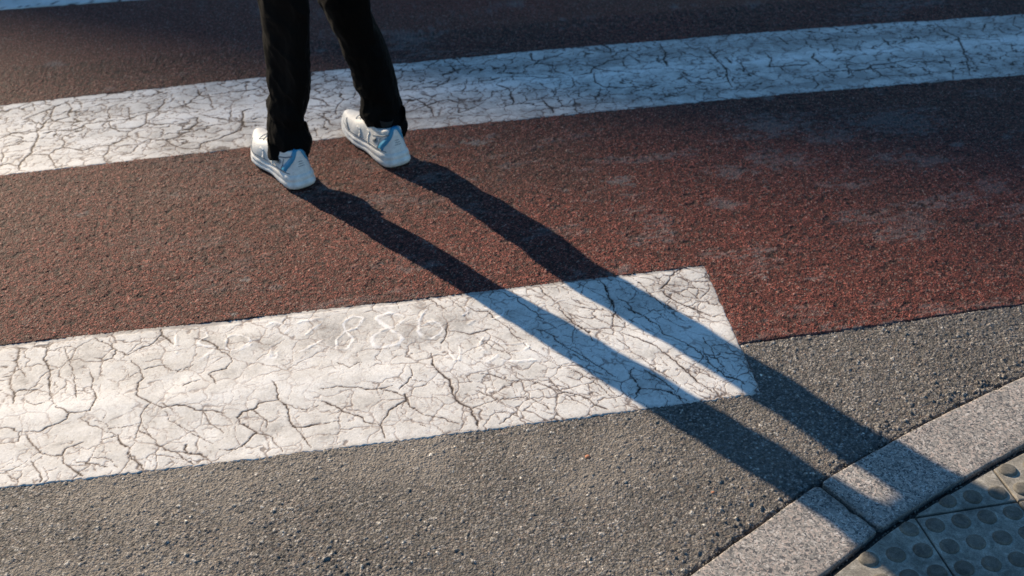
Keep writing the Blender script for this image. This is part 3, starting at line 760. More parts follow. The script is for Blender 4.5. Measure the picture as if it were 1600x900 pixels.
def net_field(U_, V_, cell, wid, seed, thr, aniso=(1, 1), rot=0.0, warp=.35, mscale=1.0):
    c, s = math.cos(rot), math.sin(rot)
    A = (U_ * c + V_ * s) / aniso[0]; B = (-U_ * s + V_ * c) / aniso[1]
    wx = warp * cell * fbm(A / cell * 1.6, B / cell * 1.6, seed, 4); wy = warp * cell * fbm(A / cell * 1.6 + 40, B / cell * 1.6, seed + 9, 4)
    f, e, i, _a, _b = voro((A + wx) / cell, (B + wy) / cell, seed + 20)
    m = fbm(A / cell * .9 * mscale, B / cell * .9 * mscale, seed + 30, 3)
    w = wid * ss(thr, thr + .35, m) * (.55 + .9 * np.abs(vn(A / cell * 3, B / cell * 3, seed + 31)))
    return (1 - ss(.3, 1.2, e * cell / np.maximum(w, 1e-5))) * (w > wid * .12)

def stripe(name, ktop, kbot, u0, u1, du, nvs, lines, seed, kind_, endf=None, z0=.0016, label=None, lo=None, hi=None, wr=None):
    us = axis(u0, lo if lo is not None else u0, hi if hi is not None else u1, u1, du)
    us = us[(us >= u0 - 1e-9) & (us <= u1 + 1e-9)]
    ts = np.linspace(0, 1, nvs)
    # a few extra rows fall down the side of the paint
    ts = np.concatenate([[0, 0], ts, [1, 1]])
    skirt = np.zeros(len(ts)); skirt[0] = 1; skirt[-1] = 1; skirt[1] = .45; skirt[-2] = .45
    Us, Ts = np.meshgrid(us, ts)
    Sk = np.repeat(skirt[:, None], len(us), 1)
    vb = kbot(Us); vt = ktop(Us)
    wob = .0016 * fbm(Us * 35, Ts * 0 + 3, seed, 3) + .0020 * vn(Us * 140, Ts * 0 + 5, seed + 3)
    wob2 = .0016 * fbm(Us * 35, Ts * 0 + 9, seed + 1, 3) + .0015 * vn(Us * 140, Ts * 0 + 5, seed + 4)
    Vs = vb + wob + (vt + wob2 - vb - wob) * Ts
    Vs = Vs + (Ts - .5) * 2 * Sk * .0035
    if endf is not None:                              # skew the right-hand end, columns squeezed towards it
        ue = endf(Vs) + .0035 * fbm(Vs * 45, Vs * 0, seed + 5, 3)
        Us = np.minimum(Us, ue)
        endd = ue - Us
    else:
        endd = np.full(Us.shape, 1.0)
    cr = trace_field(Us, Vs, lines, .0017 if kind_ == 'near' else .0025, seed=seed + 50) if lines else np.zeros(Us.shape)
    if kind_ == 'near':
        cr = np.maximum(cr, .62 * net_field(Us, Vs, .034, .0015, seed + 60, -.10, warp=.36))
        right = ss(.0, .45, Us)
        cr = np.maximum(cr, .85 * right * net_field(Us, Vs, .030, .0016, seed + 70, -.18, aniso=(2.4, .9), rot=math.radians(-48), warp=.35))
        cr = np.maximum(cr, .45 * net_field(Us, Vs, .018, .0014, seed + 80, .08, warp=.4))
        cr = np.maximum(cr, .8 * net_field(Us, Vs, .065, .0019, seed + 85, -.50, warp=.34))
    elif kind_ == 'far':
        cr = np.maximum(cr, .85 * net_field(Us, Vs, .058, .0028, seed + 60, -.65, aniso=(1.35, .9), warp=.45))
        cr = np.maximum(cr, .6 * net_field(Us, Vs, .030, .0022, seed + 70, -.20, aniso=(1.2, 1), warp=.5))
    else:
        cr = np.maximum(cr, net_field(Us, Vs, .085, .003, seed + 60, -.6, aniso=(1.35, .9), warp=.45))
    if kind_ == 'near':
        base_tr = trace_field(Us, Vs, lines, .0017, .0019, seed=seed + 50)
        band = np.exp(-((Ts - .46) / .10) ** 2)
        cr = np.maximum(base_tr, cr * (1 - .35 * band) * (.62 + .38 * ss(-.45, .25, fbm(Us * 4.5, Vs * 6, seed + 55, 3))))
    elif kind_ == 'far':
        base_tr = trace_field(Us, Vs, lines, .0025, .0019, seed=seed + 50)
        band = np.exp(-((Ts - .50 - .02 * Us) / .045) ** 2) + .8 * np.exp(-((Ts - .07) / .05) ** 2)
        cr = np.clip(cr * 1.35, 0, 1)
        cr = np.maximum(base_tr, cr * (1 - .45 * np.clip(band, 0, 1) * ss(-.8, 0, Us)) * (.65 + .35 * ss(-.5, .2, fbm(Us * 4.5, Vs * 6, seed + 55, 3))))
    width = vt - vb
    n1 = fbm(Us * 4, Vs * 9, seed + 90, 4); n2 = fbm(Us * 26, Vs * 26, seed + 92, 4)
    dirt_light = .33 + .22 * n1 + .42 * n2
    if kind_ != 'near': dirt_light += .34 * ss(-.9, .9, Us)  # stripes further off get darker towards the right
    # a second coat overlaps the first: a low ridge runs along the stripe
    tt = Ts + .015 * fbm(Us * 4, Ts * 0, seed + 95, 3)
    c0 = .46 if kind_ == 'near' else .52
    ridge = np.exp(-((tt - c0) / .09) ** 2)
    dirt_light -= .38 * ridge * (.6 + .4 * n1)  # pale band: wear, plus sunlight on the ridge put into the colour
    Z = z0 + .0012 * ridge + .0007 * fbm(Us * 18, Vs * 18, seed + 97, 3) + .0011 * fbm(Us * 5, Vs * 7, seed + 98, 3)
    if kind_ == 'near':
        top = ss(.962, .972, tt)
        Z -= .0007 * top; dirt_light += .30 * top * (1 + n2)
        dirt_light += .18 * np.exp(-((tt - .78) / .15) ** 2) * ss(-.8, 0, Us)
    else:
        g1 = ss(.80, .82, tt); Z -= .0006 * g1
        g2 = np.exp(-((tt - .10 - .05 * vn(Us * 1.2, Us * 0, 4)) / .025) ** 2) * ss(-.6, 0.2, Us); dirt_light += .30 * g2
        g3 = np.exp(-((tt - .60) / .012) ** 2) * ss(0, .6, Us); dirt_light -= .25 * g3; Z += .0008 * g3
        dirt_light -= .45 * np.exp(-((Ts - .50 - .02 * Us) / .04) ** 2) * ss(-.8, 0, Us) * (.7 + .5 * n1)
        dirt_light += .25 * np.exp(-((Ts - .80) / .10) ** 2) * ss(-.4, .8, Us)
    edgeb = np.minimum(Ts, 1 - Ts) * width
    edge_n = ss(.012, 0, edgeb + .006 * n2)
    dirt_light += .35 * edge_n
    dirt_light += .35 * ss(.03, .0, endd + .01 * n2)
    dirt_light += .20 * ss(.1, .8, fbm(Us * 14, Vs * 14, seed + 99, 5)) * (1 + .8 * vn(Us * 150, Vs * 150, seed + 101))
    dirt_light += .16 * vn(Us * 240, Vs * 240, seed + 102)
    # plates curl a little at the cracks
    halo = trace_field(Us, Vs, lines, .006, seed=seed + 50) if lines else 0 * Us
    dirt_light += .12 * halo
    Z = Z - .0011 * cr
    wax = np.zeros(Us.shape)
    if wr:
        wax = trace_field(Us, Vs, wr, .0029, jag=.0014, seed=seed + 200) * ss(-1.1, .1, vn(Us * 50, Vs * 50, 17))
        body = trace_field(Us, Vs, wr, .0058, jag=.0008, seed=seed + 201)
        Z += .0005 * body * (1 + vn(Us * 90, Vs * 90, 19))
        cr *= 1 - .75 * wax; dirt_light += .05 * ss(0, .5, trace_field(Us, Vs, wr, .016, jag=.001, seed=seed + 203)) * (1 - wax)
    fall = Sk
    if endf is not None:
        fall = np.maximum(fall, ss(.004, 0, endd))
    Z = Z * (1 - fall) + (-.0022) * fall
    X, Y = xy(Us, Vs)
    keep = None
    if endf is not None:
        keep = ~((endd[:-1, :-1] <= 0) & (endd[1:, :-1] <= 0) & (endd[:-1, 1:] <= 0) & (endd[1:, 1:] <= 0))
    me = grid_mesh(name, X, Y, Z, dict(crack=np.clip(cr, 0, 1), dirt_light=np.clip(dirt_light + .3 * fall, 0, 1), wax=np.clip(wax, 0, 1) * .8), keep=keep)
    o = link(name, me, M['paint'], parent=road, smooth=False)
    if label: tag(o, label)
    return o

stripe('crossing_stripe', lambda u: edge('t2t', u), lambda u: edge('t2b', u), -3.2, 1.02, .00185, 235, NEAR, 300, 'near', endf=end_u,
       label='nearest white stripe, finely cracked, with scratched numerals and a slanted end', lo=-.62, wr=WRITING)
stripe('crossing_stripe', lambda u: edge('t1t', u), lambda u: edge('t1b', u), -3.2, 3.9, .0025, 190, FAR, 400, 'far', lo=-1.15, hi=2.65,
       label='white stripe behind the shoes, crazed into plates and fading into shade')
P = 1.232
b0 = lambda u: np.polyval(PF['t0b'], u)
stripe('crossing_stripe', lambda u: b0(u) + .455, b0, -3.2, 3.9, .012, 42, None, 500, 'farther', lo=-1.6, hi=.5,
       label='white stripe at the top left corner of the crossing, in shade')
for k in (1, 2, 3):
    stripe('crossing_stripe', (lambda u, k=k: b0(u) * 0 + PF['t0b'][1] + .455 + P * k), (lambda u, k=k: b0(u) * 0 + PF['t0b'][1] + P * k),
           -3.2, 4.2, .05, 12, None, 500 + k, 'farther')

# ------------------------------------------------------------------ loose pebble
bm = bmesh.new(); bmesh.ops.create_icosphere(bm, subdivisions=2, radius=.0045)
for v in bm.verts: v.co *= 1 + .25 * random.random(); v.co.z *= .55
me = bpy.data.meshes.new('pebble'); bm.to_mesh(me); bm.free()
pb = link('pebble', me, mat_plain('orange_stone', (.42, .17, .09), .7), smooth=True)
pb.location = (0.1424, 1.5958, .001)
tag(pb, 'small orange pebble lying loose on the grey asphalt', 'pebble')
pb2 = pb.copy(); pb2.data = pb.data; pb2.scale = (.7, .6, .6); pb2.location = (0.3656, 1.502, .001); col.objects.link(pb2)
tag(pb2, 'tiny orange pebble near the kerb, on asphalt beside the shadow', 'pebble')
pb['group'] = pb2['group'] = 'loose orange pebbles'

# ------------------------------------------------------------------ kerb stones
def strip_base(name, off0, off1, z0, z1, mat):
    a = outer - NRM * off0; b = outer - NRM * off1
    n = len(a)
    vs = [(*p, z1) for p in a] + [(*p, z1) for p in b] + [(*p, z0) for p in a] + [(*p, z0) for p in b]
    fs = []
    for i in range(n - 1):
        fs += [(i, n + i, n + i + 1, i + 1), (i, i + 1, 2 * n + i + 1, 2 * n + i), (n + i, 3 * n + i, 3 * n + i + 1, n + i + 1)]
    return link(name, mesh_from(name, vs, fs), mat, smooth=False)
kerb = tag(strip_base('kerb', -.004, KW + .010, -.2, -.009, M['sand']), 'low pale granite kerb curving round the pavement corner', kind='structure')

def stone(i0, i1, seed, ztop=.0055):
    """one granite kerb stone between two samples of the kerb line"""
    rng = np.random.RandomState(seed)
    idx = np.arange(i0, i1 + 1)
    # densify
    m = 90
    s = np.linspace(0, len(idx) - 1, m)
    px = np.interp(s, np.arange(len(idx)), outer[idx, 0]); py = np.interp(s, np.arange(len(idx)), outer[idx, 1])
    nx_ = np.interp(s, np.arange(len(idx)), NRM[idx, 0]); ny_ = np.interp(s, np.arange(len(idx)), NRM[idx, 1])
    L = np.concatenate([[0], np.cumsum(np.hypot(np.diff(px), np.diff(py)))])
    tot = L[-1]
    ends = .0045                                     # half of the joint
    l = np.concatenate([[ends] * 1, ends + np.array([0, .0008, .002, .004, .007]), np.linspace(.012, tot - .012, 80), tot - ends - np.array([.007, .004, .002, .0008, 0]), [tot - ends]])
    drop = np.zeros(len(l)); drop[0] = drop[-1] = .09
    endr = np.minimum(l - ends, tot - ends - l)
    w = np.concatenate([[0, 0, .0007, .002, .0045, .008], np.linspace(.014, KW - .014, 22), KW - np.array([.008, .0045, .002, .0007, 0, 0])])
    wdrop = np.zeros(len(w)); wdrop[0] = wdrop[-1] = .09
    Lg, Wg = np.meshgrid(l, w)
    Dg = np.maximum(np.repeat(drop[None, :], len(w), 0), np.repeat(wdrop[:, None], len(l), 1))
    we = np.minimum(Wg, KW - Wg); le = np.minimum(Lg - ends, tot - ends - Lg)
    def rnd(d, r): return r - np.sqrt(np.clip(r * r - (r - np.clip(d, 0, r)) ** 2, 0, None))
    chip = .4 + .6 * np.abs(fbm(Lg * 60, Wg * 60, seed, 3))
    Z = ztop - .0035 * ss(.30, .55, fbm(Lg * 38, Wg * 38, seed + 6, 4)) * ss(.012, .002, np.minimum(we, le)) - rnd(we, .0035) * chip - rnd(le, .0035) * chip - Dg + .0005 * fbm(Lg * 25, Wg * 25, seed, 3)
    # corners worn round
    Wc = Wg + (Wg < KW / 2) * .007 * ss(.012, 0, le) ** 2 * 1.0 * (1 - Wg / KW * 2).clip(0, 1) - (Wg > KW / 2) * .006 * ss(.012, 0, le) ** 2 * (Wg / KW * 2 - 1).clip(0, 1)
    Wc += .0012 * fbm(Lg * 30, (Wg > KW / 2) * 5.0, seed + 2, 3) * (we < .02)
    PX = np.interp(Lg, L, px) - np.interp(Lg, L, nx_) * Wc; PY = np.interp(Lg, L, py) - np.interp(Lg, L, ny_) * Wc
    ed = ss(.012, 0, np.minimum(KW - Wg, le) + .006 * fbm(Lg * 50, Wg * 50, seed + 4, 3))
    me = grid_mesh('kerb_stone', PX, PY, Z, dict(edge=ed))
    me.materials.append(M['granite'])
    # face winding: w grows away from the road, l forward -> flip so normals point up
    me.flip_normals()
    o = link('kerb_stone', me, None, parent=kerb, smooth=True)
    return o
NB = len(bwd) - 1                                     # index of the joint in the kerb line
cuts = [NB - 40 - 33, NB - 20 - 33, NB - 33, NB, NB + 19 + 8, NB + 19 + 28, NB + 19 + 48, ]
for a, b in zip(cuts[:-1], cuts[1:]): stone(a, b, 600 + a)

# ------------------------------------------------------------------ pavement with studded tiles
PO = .013
pv_edge = inner - NRM * .006
pavement_pts = [(*p, -.0045) for p in pv_edge] + [(120, -90, -.0045), (-40, -90, -.0045)]
pavement = tag(link('pavement', mesh_from('pavement', pavement_pts, [tuple(range(len(pavement_pts)))][0:1]), M['sand'], smooth=False),
               'corner pavement of square concrete tiles with round studs', kind='structure')
TA = math.radians(11.4)
A0 = Vector((.7150, 1.4390))
e1v = Vector((math.cos(TA), math.sin(TA))); e2v = Vector((math.sin(TA), -math.cos(TA)))
clipline = inner - NRM * PO
planes = [(Vector(clipline[i]), Vector(-NRM[i])) for i in range(NB - 60, NB + 70)]
def clip_poly(poly, p0, n):
    out = []
    for k in range(len(poly)):
        a, b = poly[k], poly[(k + 1) % len(poly)]
        da, db = (a - p0).dot(n), (b - p0).dot(n)
        if da >= 0: out.append(a)
        if (da >= 0) != (db >= 0): out.append(a + (b - a) * (da / (da - db)))
    return out
def clean(poly):
    out = []
    for p in poly:
        if not out or (p - out[-1]).length > .0015: out.append(p)
    if len(out) > 1 and (out[0] - out[-1]).length < .0015: out.pop()
    return out
TZ = .0035
def tile_local(p): d = p - A0; return d.dot(e1v), -d.dot(e2v)
tile_rot = TA
def make_stud(loc, parent, planes_):
    rings = [(.0172, -.0005), (.0168, .0012), (.0155, .0030), (.0135, .0042), (.0115, .0047), (.006, .0050)]
    n = 22; vs = []
    wob = [1 + .03 * math.sin(2 * k / n * 6.283 + loc[0] * 90) + random.uniform(-.015, .015) for k in range(n)]
    world_c = A0 + e1v * loc[0] - e2v * loc[1]
    for r, z in rings:
        for k in range(n):
            a = 6.2832 * k / n
            lp = (loc[0] + r * math.cos(a) * wob[k], loc[1] + r * math.sin(a) * wob[k])
            w = A0 + e1v * lp[0] - e2v * lp[1]
            for p0, nn in planes_:
                d = (w - p0).dot(nn)
                if d < .001: w = w + nn * (.001 - d)
            q = tile_local(w)
            vs.append((q[0] - loc[0], q[1] - loc[1], z))
    vs.append((0, 0, .0051))
    fs = []
    for i in range(len(rings) - 1):
        for k in range(n):
            k2 = (k + 1) % n
            fs.append((i * n + k, i * n + k2, (i + 1) * n + k2, (i + 1) * n + k))
    t = (len(rings) - 1) * n
    for k in range(n): fs.append((t + k, t + (k + 1) % n, len(vs) - 1))
    return vs, fs
stud_mesh = None
for i in range(-9, 16):
    for j in range(-9, 12):
        c = [A0 + e1v * (.2 * i + a) + e2v * (.2 * j + b) for a, b in ((.0018, .0018), (.1982, .0018), (.1982, .1982), (.0018, .1982))]
        poly = c; used = []
        for p0, nn in planes:
            if min((q - p0).dot(nn) for q in poly) < 0:
                poly = clip_poly(poly, p0, nn); used.append((p0, nn))
            if len(poly) < 3: break
        if len(poly) < 3: continue
        poly = clean(poly)
        if len(poly) < 3: continue
        area = abs(sum(poly[k].x * poly[(k + 1) % len(poly)].y - poly[(k + 1) % len(poly)].x * poly[k].y for k in range(len(poly)))) / 2
        if area < .0006: continue
        loc_p = [Vector(tile_local(p)) for p in poly]
        cen = sum(loc_p, Vector((0, 0))) / len(loc_p)
        if sum(loc_p[k].x * loc_p[(k + 1) % len(loc_p)].y - loc_p[(k + 1) % len(loc_p)].x * loc_p[k].y for k in range(len(loc_p))) < 0: loc_p.reverse()
        tz = random.uniform(-.0010, .0012)
        n = len(loc_p); vs = []; fs = []
        for inset, z in ((0, -.03), (0, -.0022), (.0012, -.0006), (.0030, 0)):
            for p in loc_p:
                d = cen - p; q = p + d.normalized() * inset * 1.3
                vs.append((q.x, q.y, z))
        for r in range(3):
            for k in range(n): fs.append((r * n + k, r * n + (k + 1) % n, (r + 1) * n + (k + 1) % n, (r + 1) * n + k))
        fs.append(tuple(3 * n + k for k in range(n)))
        near_t = (-2 <= i <= 2 and -2 <= j <= 2)
        studs = []
        for a in range(4):
            for b in range(4):
                lp = (.2 * i + .025 + .05 * a, -(.2 * j + .025 + .05 * b))
                w = A0 + e1v * lp[0] - e2v * lp[1]
                ds = min([(w - p0).dot(nn) for p0, nn in used] or [1])
                if ds > .004: studs.append((lp, ds < .019))
        extra_f = []
        if not near_t:
            for lp, cut in studs:
                sv, sf = make_stud(lp, None, used if cut else [])
                o_ = len(vs)
                vs += [(v[0] + lp[0], v[1] + lp[1], v[2]) for v in sv]; fs += [tuple(o_ + q for q in f) for f in sf]
        me = mesh_from('paving_tile', vs, fs)
        to = link('paving_tile', me, M['tile'], parent=pavement, smooth=False)
        to.location = (A0.x, A0.y, TZ + tz); to.rotation_euler = (0, 0, tile_rot)
        if near_t:
            for lp, cut in studs:
                if cut:
                    sv, sf = make_stud(lp, to, used); sm = mesh_from('stud', sv, sf)
                else:
                    if stud_mesh is None:
                        sv, sf = make_stud(lp, to, []); stud_mesh = mesh_from('stud', sv, sf)
                    sm = stud_mesh
                so = link('stud', sm, M['stud'], parent=to, smooth=True)
                so.location = (lp[0], lp[1], 0)

# loose grit gathered in the joints of the kerb
rg = random.Random(3); gv = []; gf = []
for q in range(1500):
    i = rg.randrange(NB - 34, NB + 40); tq = rg.random()
    pt = outer[i] * (1 - tq) + outer[i + 1] * tq
    if q % 3: off = -abs(rg.gauss(0, .012)) - .002; zz = -.0035 + rg.random() * .002
    else: off = KW + .001 + rg.random() * .012; zz = -.0045
    if off < -.03: zz = .0005
    r = rg.uniform(.0008, .0024) * (1.3 if rg.random() < .12 else 1)
    c = (pt[0] - NRM[i][0] * off, pt[1] - NRM[i][1] * off, zz + r * .5)
    o_ = len(gv); a0 = rg.random() * 6.28
    for k in range(5): gv.append((c[0] + r * math.cos(a0 + k * 1.2566) * rg.uniform(.7, 1.2), c[1] + r * math.sin(a0 + k * 1.2566) * rg.uniform(.7, 1.2), c[2] - r * rg.uniform(.3, .8)))
    for k in range(5): gv.append((c[0] + .6 * r * math.cos(a0 + k * 1.2566) * rg.uniform(.6, 1.2), c[1] + .6 * r * math.sin(a0 + k * 1.2566) * rg.uniform(.6, 1.2), c[2] + r * rg.uniform(.3, .7)))
    gf += [(o_ + k, o_ + (k + 1) % 5, o_ + 5 + (k + 1) % 5, o_ + 5 + k) for k in range(5)] + [tuple(o_ + 5 + k for k in range(5))]
gm = NT('grit_stone'); gg = gm.geo()
gm.p(Base_Color=gm.ramp(gm.sep(gm.voro(gg, 160))[0], [(0, (.05, .045, .04)), (.5, (.13, .115, .10)), (.9, (.28, .25, .21)), (1, (.4, .36, .3))]), Roughness=.8)
tag(link('grit', mesh_from('grit', gv, gf), gm.m, smooth=False), 'fine loose grit lying in the joints along the kerb', kind='stuff')

# ------------------------------------------------------------------ the person
person = tag(empty('person', (-.50, 2.75, 0)), 'person seen from behind in loose black trousers and white running shoes on the crossing', 'person')
OFF = Vector((-.50, 2.75, 0))
FW = Vector((-.62, .78, 0)).normalized(); RT = Vector((.78, .62, 0)).normalized()
H_CAM = 1.5097

def leg_table(rows, y_of_h):
    """rows: h, left x, right x read off in the plane y=y0 -> centre x, centre y, half width"""
    out = []
    for h, xl, xr, y0 in rows:
        y = y_of_h(h); t = y / y0
        out.append((H_CAM + (h - H_CAM) * t, (xl + xr) / 2 * t, y, (xr - xl) / 2 * t))
    return out
LW = [(.479, -.630, -.483), (.444, -.622, -.487), (.391, -.621, -.494), (.331, -.619, -.499), (.270, -.621, -.506), (.226, -.621, -.515), (.188, -.634, -.524),
      (.149, -.636, -.530), (.123, -.633, -.527), (.083, -.635, -.533), (.050, -.630, -.538)]
RW = [(.432, -.501, -.354), (.408, -.492, -.352), (.372, -.475, -.342), (.341, -.455, -.333), (.310, -.447, -.322), (.279, -.437, -.318), (.247, -.421, -.311),
      (.214, -.418, -.305), (.182, -.416, -.300), (.155, -.405, -.298), (.135, -.397, -.301), (.122, -.399, -.294), (.102, -.399, -.286), (.074, -.389, -.288), (.05, -.385, -.292)]
left = leg_table([(h, a, b, 2.68) for h, a, b in LW], lambda h: np.interp(h, [0, .1, .34, .48], [2.672, 2.678, 2.668, 2.685]))
right = leg_table([(h, a, b, 2.80) for h, a, b in RW], lambda h: np.interp(h, [0, .1, .34, .45], [2.803, 2.812, 2.842, 2.845]))
left = [(.86, -.590, 2.735, .098)] + [(.73, -.585, 2.735, .088), (.60, -.575, 2.7155, .080)] + left
right = [(.86, -.440, 2.810, .100)] + [(.73, -.435, 2.813, .092), (.60, -.440, 2.850, .082)] + right

def lat_b(side, h):
    if side < 0: return np.interp(h, [0, .1, .2, .34, .48, .6, .73, .83, .87], [.044, .042, .038, .036, .040, .044, .045, .052, .07])
    return np.interp(h, [0, .1, .2, .34, .48, .6, .73, .83, .87], [.044, .045, .047, .050, .049, .049, .051, .056, .07])

def trouser_leg(side, tab, seed):
    tab = sorted(tab); hs = np.array([t[0] for t in tab]); cx = np.array([t[1] for t in tab]); cy = np.array([t[2] for t in tab]); hw = np.array([t[3] for t in tab])
    nseg, nh = 120, 230
    ph = np.linspace(0, 2 * math.pi, nseg, endpoint=False)
    s = np.linspace(0, 1, nh) ** 1.15
    PH, S = np.meshgrid(ph, s)
    # hem: low at the outer front side of the ankle, high where it rests on the heel tab
    phl = 3.9 if side < 0 else 4.1
    hem = .060 + .017 * (-np.cos(PH - (math.pi + (.55 if side < 0 else .35)))) * 1.0
    hem = .081 - .019 * np.cos(PH - 4.75) - .017 * np.exp(-((PH - 3.0) / .5) ** 2) + .002 * np.sin(5 * PH + seed)
    Hh = hem + (.87 - hem) * S
    cxh = np.interp(Hh, hs, cx); cyh = np.interp(Hh, hs, cy); hwh = np.interp(Hh, hs, hw)
    b = lat_b(side, Hh)
    a = np.sqrt(np.clip(hwh ** 2 - .608 * b ** 2, .0012, None) / .384)
    a = np.clip(a, .055, .115)
    c_, s_ = np.cos(PH), np.sin(PH)
    # drape: diagonal folds, stronger towards the hem and behind the knee
    fold = .0055 * (1 - np.abs(fbm(PH * 1.1 + Hh * 9 * side, Hh * 13, seed, 3)) * 2)
    ring = .0034 * np.sin(Hh * 62 + 2.2 * np.sin(PH + seed) + 1.5 * vn(PH * .8, Hh * 5, seed + 3)) * (ss(.26, .09, Hh) + .35 * ss(.35, .48, Hh) * ss(.62, .5, Hh))
    long_ = .0030 * np.sin(PH * 4 + 5 * Hh + 2 * vn(PH * 0 + 1, Hh * 6, seed + 5)) * ss(.05, .3, Hh)
    fine = .0018 * fbm(PH * 5, Hh * 30, seed + 7, 3)
    # cuff gathers at the ankle
    puff = .004 * np.exp(-((Hh - .115) / .03) ** 2) - .004 * np.exp(-((Hh - .16) / .02) ** 2)
    # wrap noise across the seam
    seamb = ss(0, .6, PH) * ss(2 * math.pi, 2 * math.pi - .6, PH)
    r = (fold + fine) * seamb + ring + long_ + puff
    hemroll = .002 * ss(.03, 0, S) + .006 * ss(.09, .04, Hh)
    L_ = (a + r + hemroll)[..., None] * c_[..., None] * np.array([FW.x, FW.y, 0]) + (b + r + hemroll)[..., None] * s_[..., None] * np.array([RT.x, RT.y, 0])
    X = cxh + L_[..., 0] - OFF.x; Y = cyh + L_[..., 1] - OFF.y; Z = Hh
    # inner wall of the hem so that the opening has thickness
    X0 = cxh[0] + L_[0, :, 0] * .93 - OFF.x; Y0 = cyh[0] + L_[0, :, 1] * .93 - OFF.y
    X = np.vstack([X0, X]); Y = np.vstack([Y0, Y]); Z = np.vstack([Z[0] + .002, Z])
    X1 = X[0] * 1.0; Y1 = Y[0] * 1.0
    X = np.vstack([X1, X]); Y = np.vstack([Y1, Y]); Z = np.vstack([Z[0] + .04, Z])
    return X, Y, Z

def join_grids(parts):
    vs = []; fs = []
    for (X, Y, Z) in parts:
        ny, nx = X.shape; o = len(vs)
        vs += list(zip(X.ravel().tolist(), Y.ravel().tolist(), Z.ravel().tolist()))
        for i in range(ny - 1):
            for k in range(nx):
                k2 = (k + 1) % nx
                fs.append((o + i * nx + k, o + (i + 1) * nx + k, o + (i + 1) * nx + k2, o + i * nx + k2))
    return vs, fs
# hips joining the two legs
hipc = Vector((-.515, 2.772, 0))
nh = 26; PH, Hh = np.meshgrid(np.linspace(0, 2 * math.pi, 120, endpoint=False), np.linspace(.825, 1.04, nh))
a = np.interp(Hh, [.825, .84, .88, .93, 1.04], [.02, .06, .11, .125, .115]); b = np.interp(Hh, [.825, .84, .88, .93, 1.04], [.03, .12, .165, .172, .155])
hipg = (hipc.x - OFF.x + a * np.cos(PH) * FW.x + b * np.sin(PH) * RT.x, hipc.y - OFF.y + a * np.cos(PH) * FW.y + b * np.sin(PH) * RT.y, Hh)
vs, fs = join_grids([trouser_leg(-1, left, 5), trouser_leg(1, right, 9), hipg])
tro = link('trousers', mesh_from('trousers', vs, fs), M['trouser'], parent=person)
bm = bmesh.new(); bm.from_mesh(tro.data); bmesh.ops.recalc_face_normals(bm, faces=bm.faces); bm.to_mesh(tro.data); bm.free()

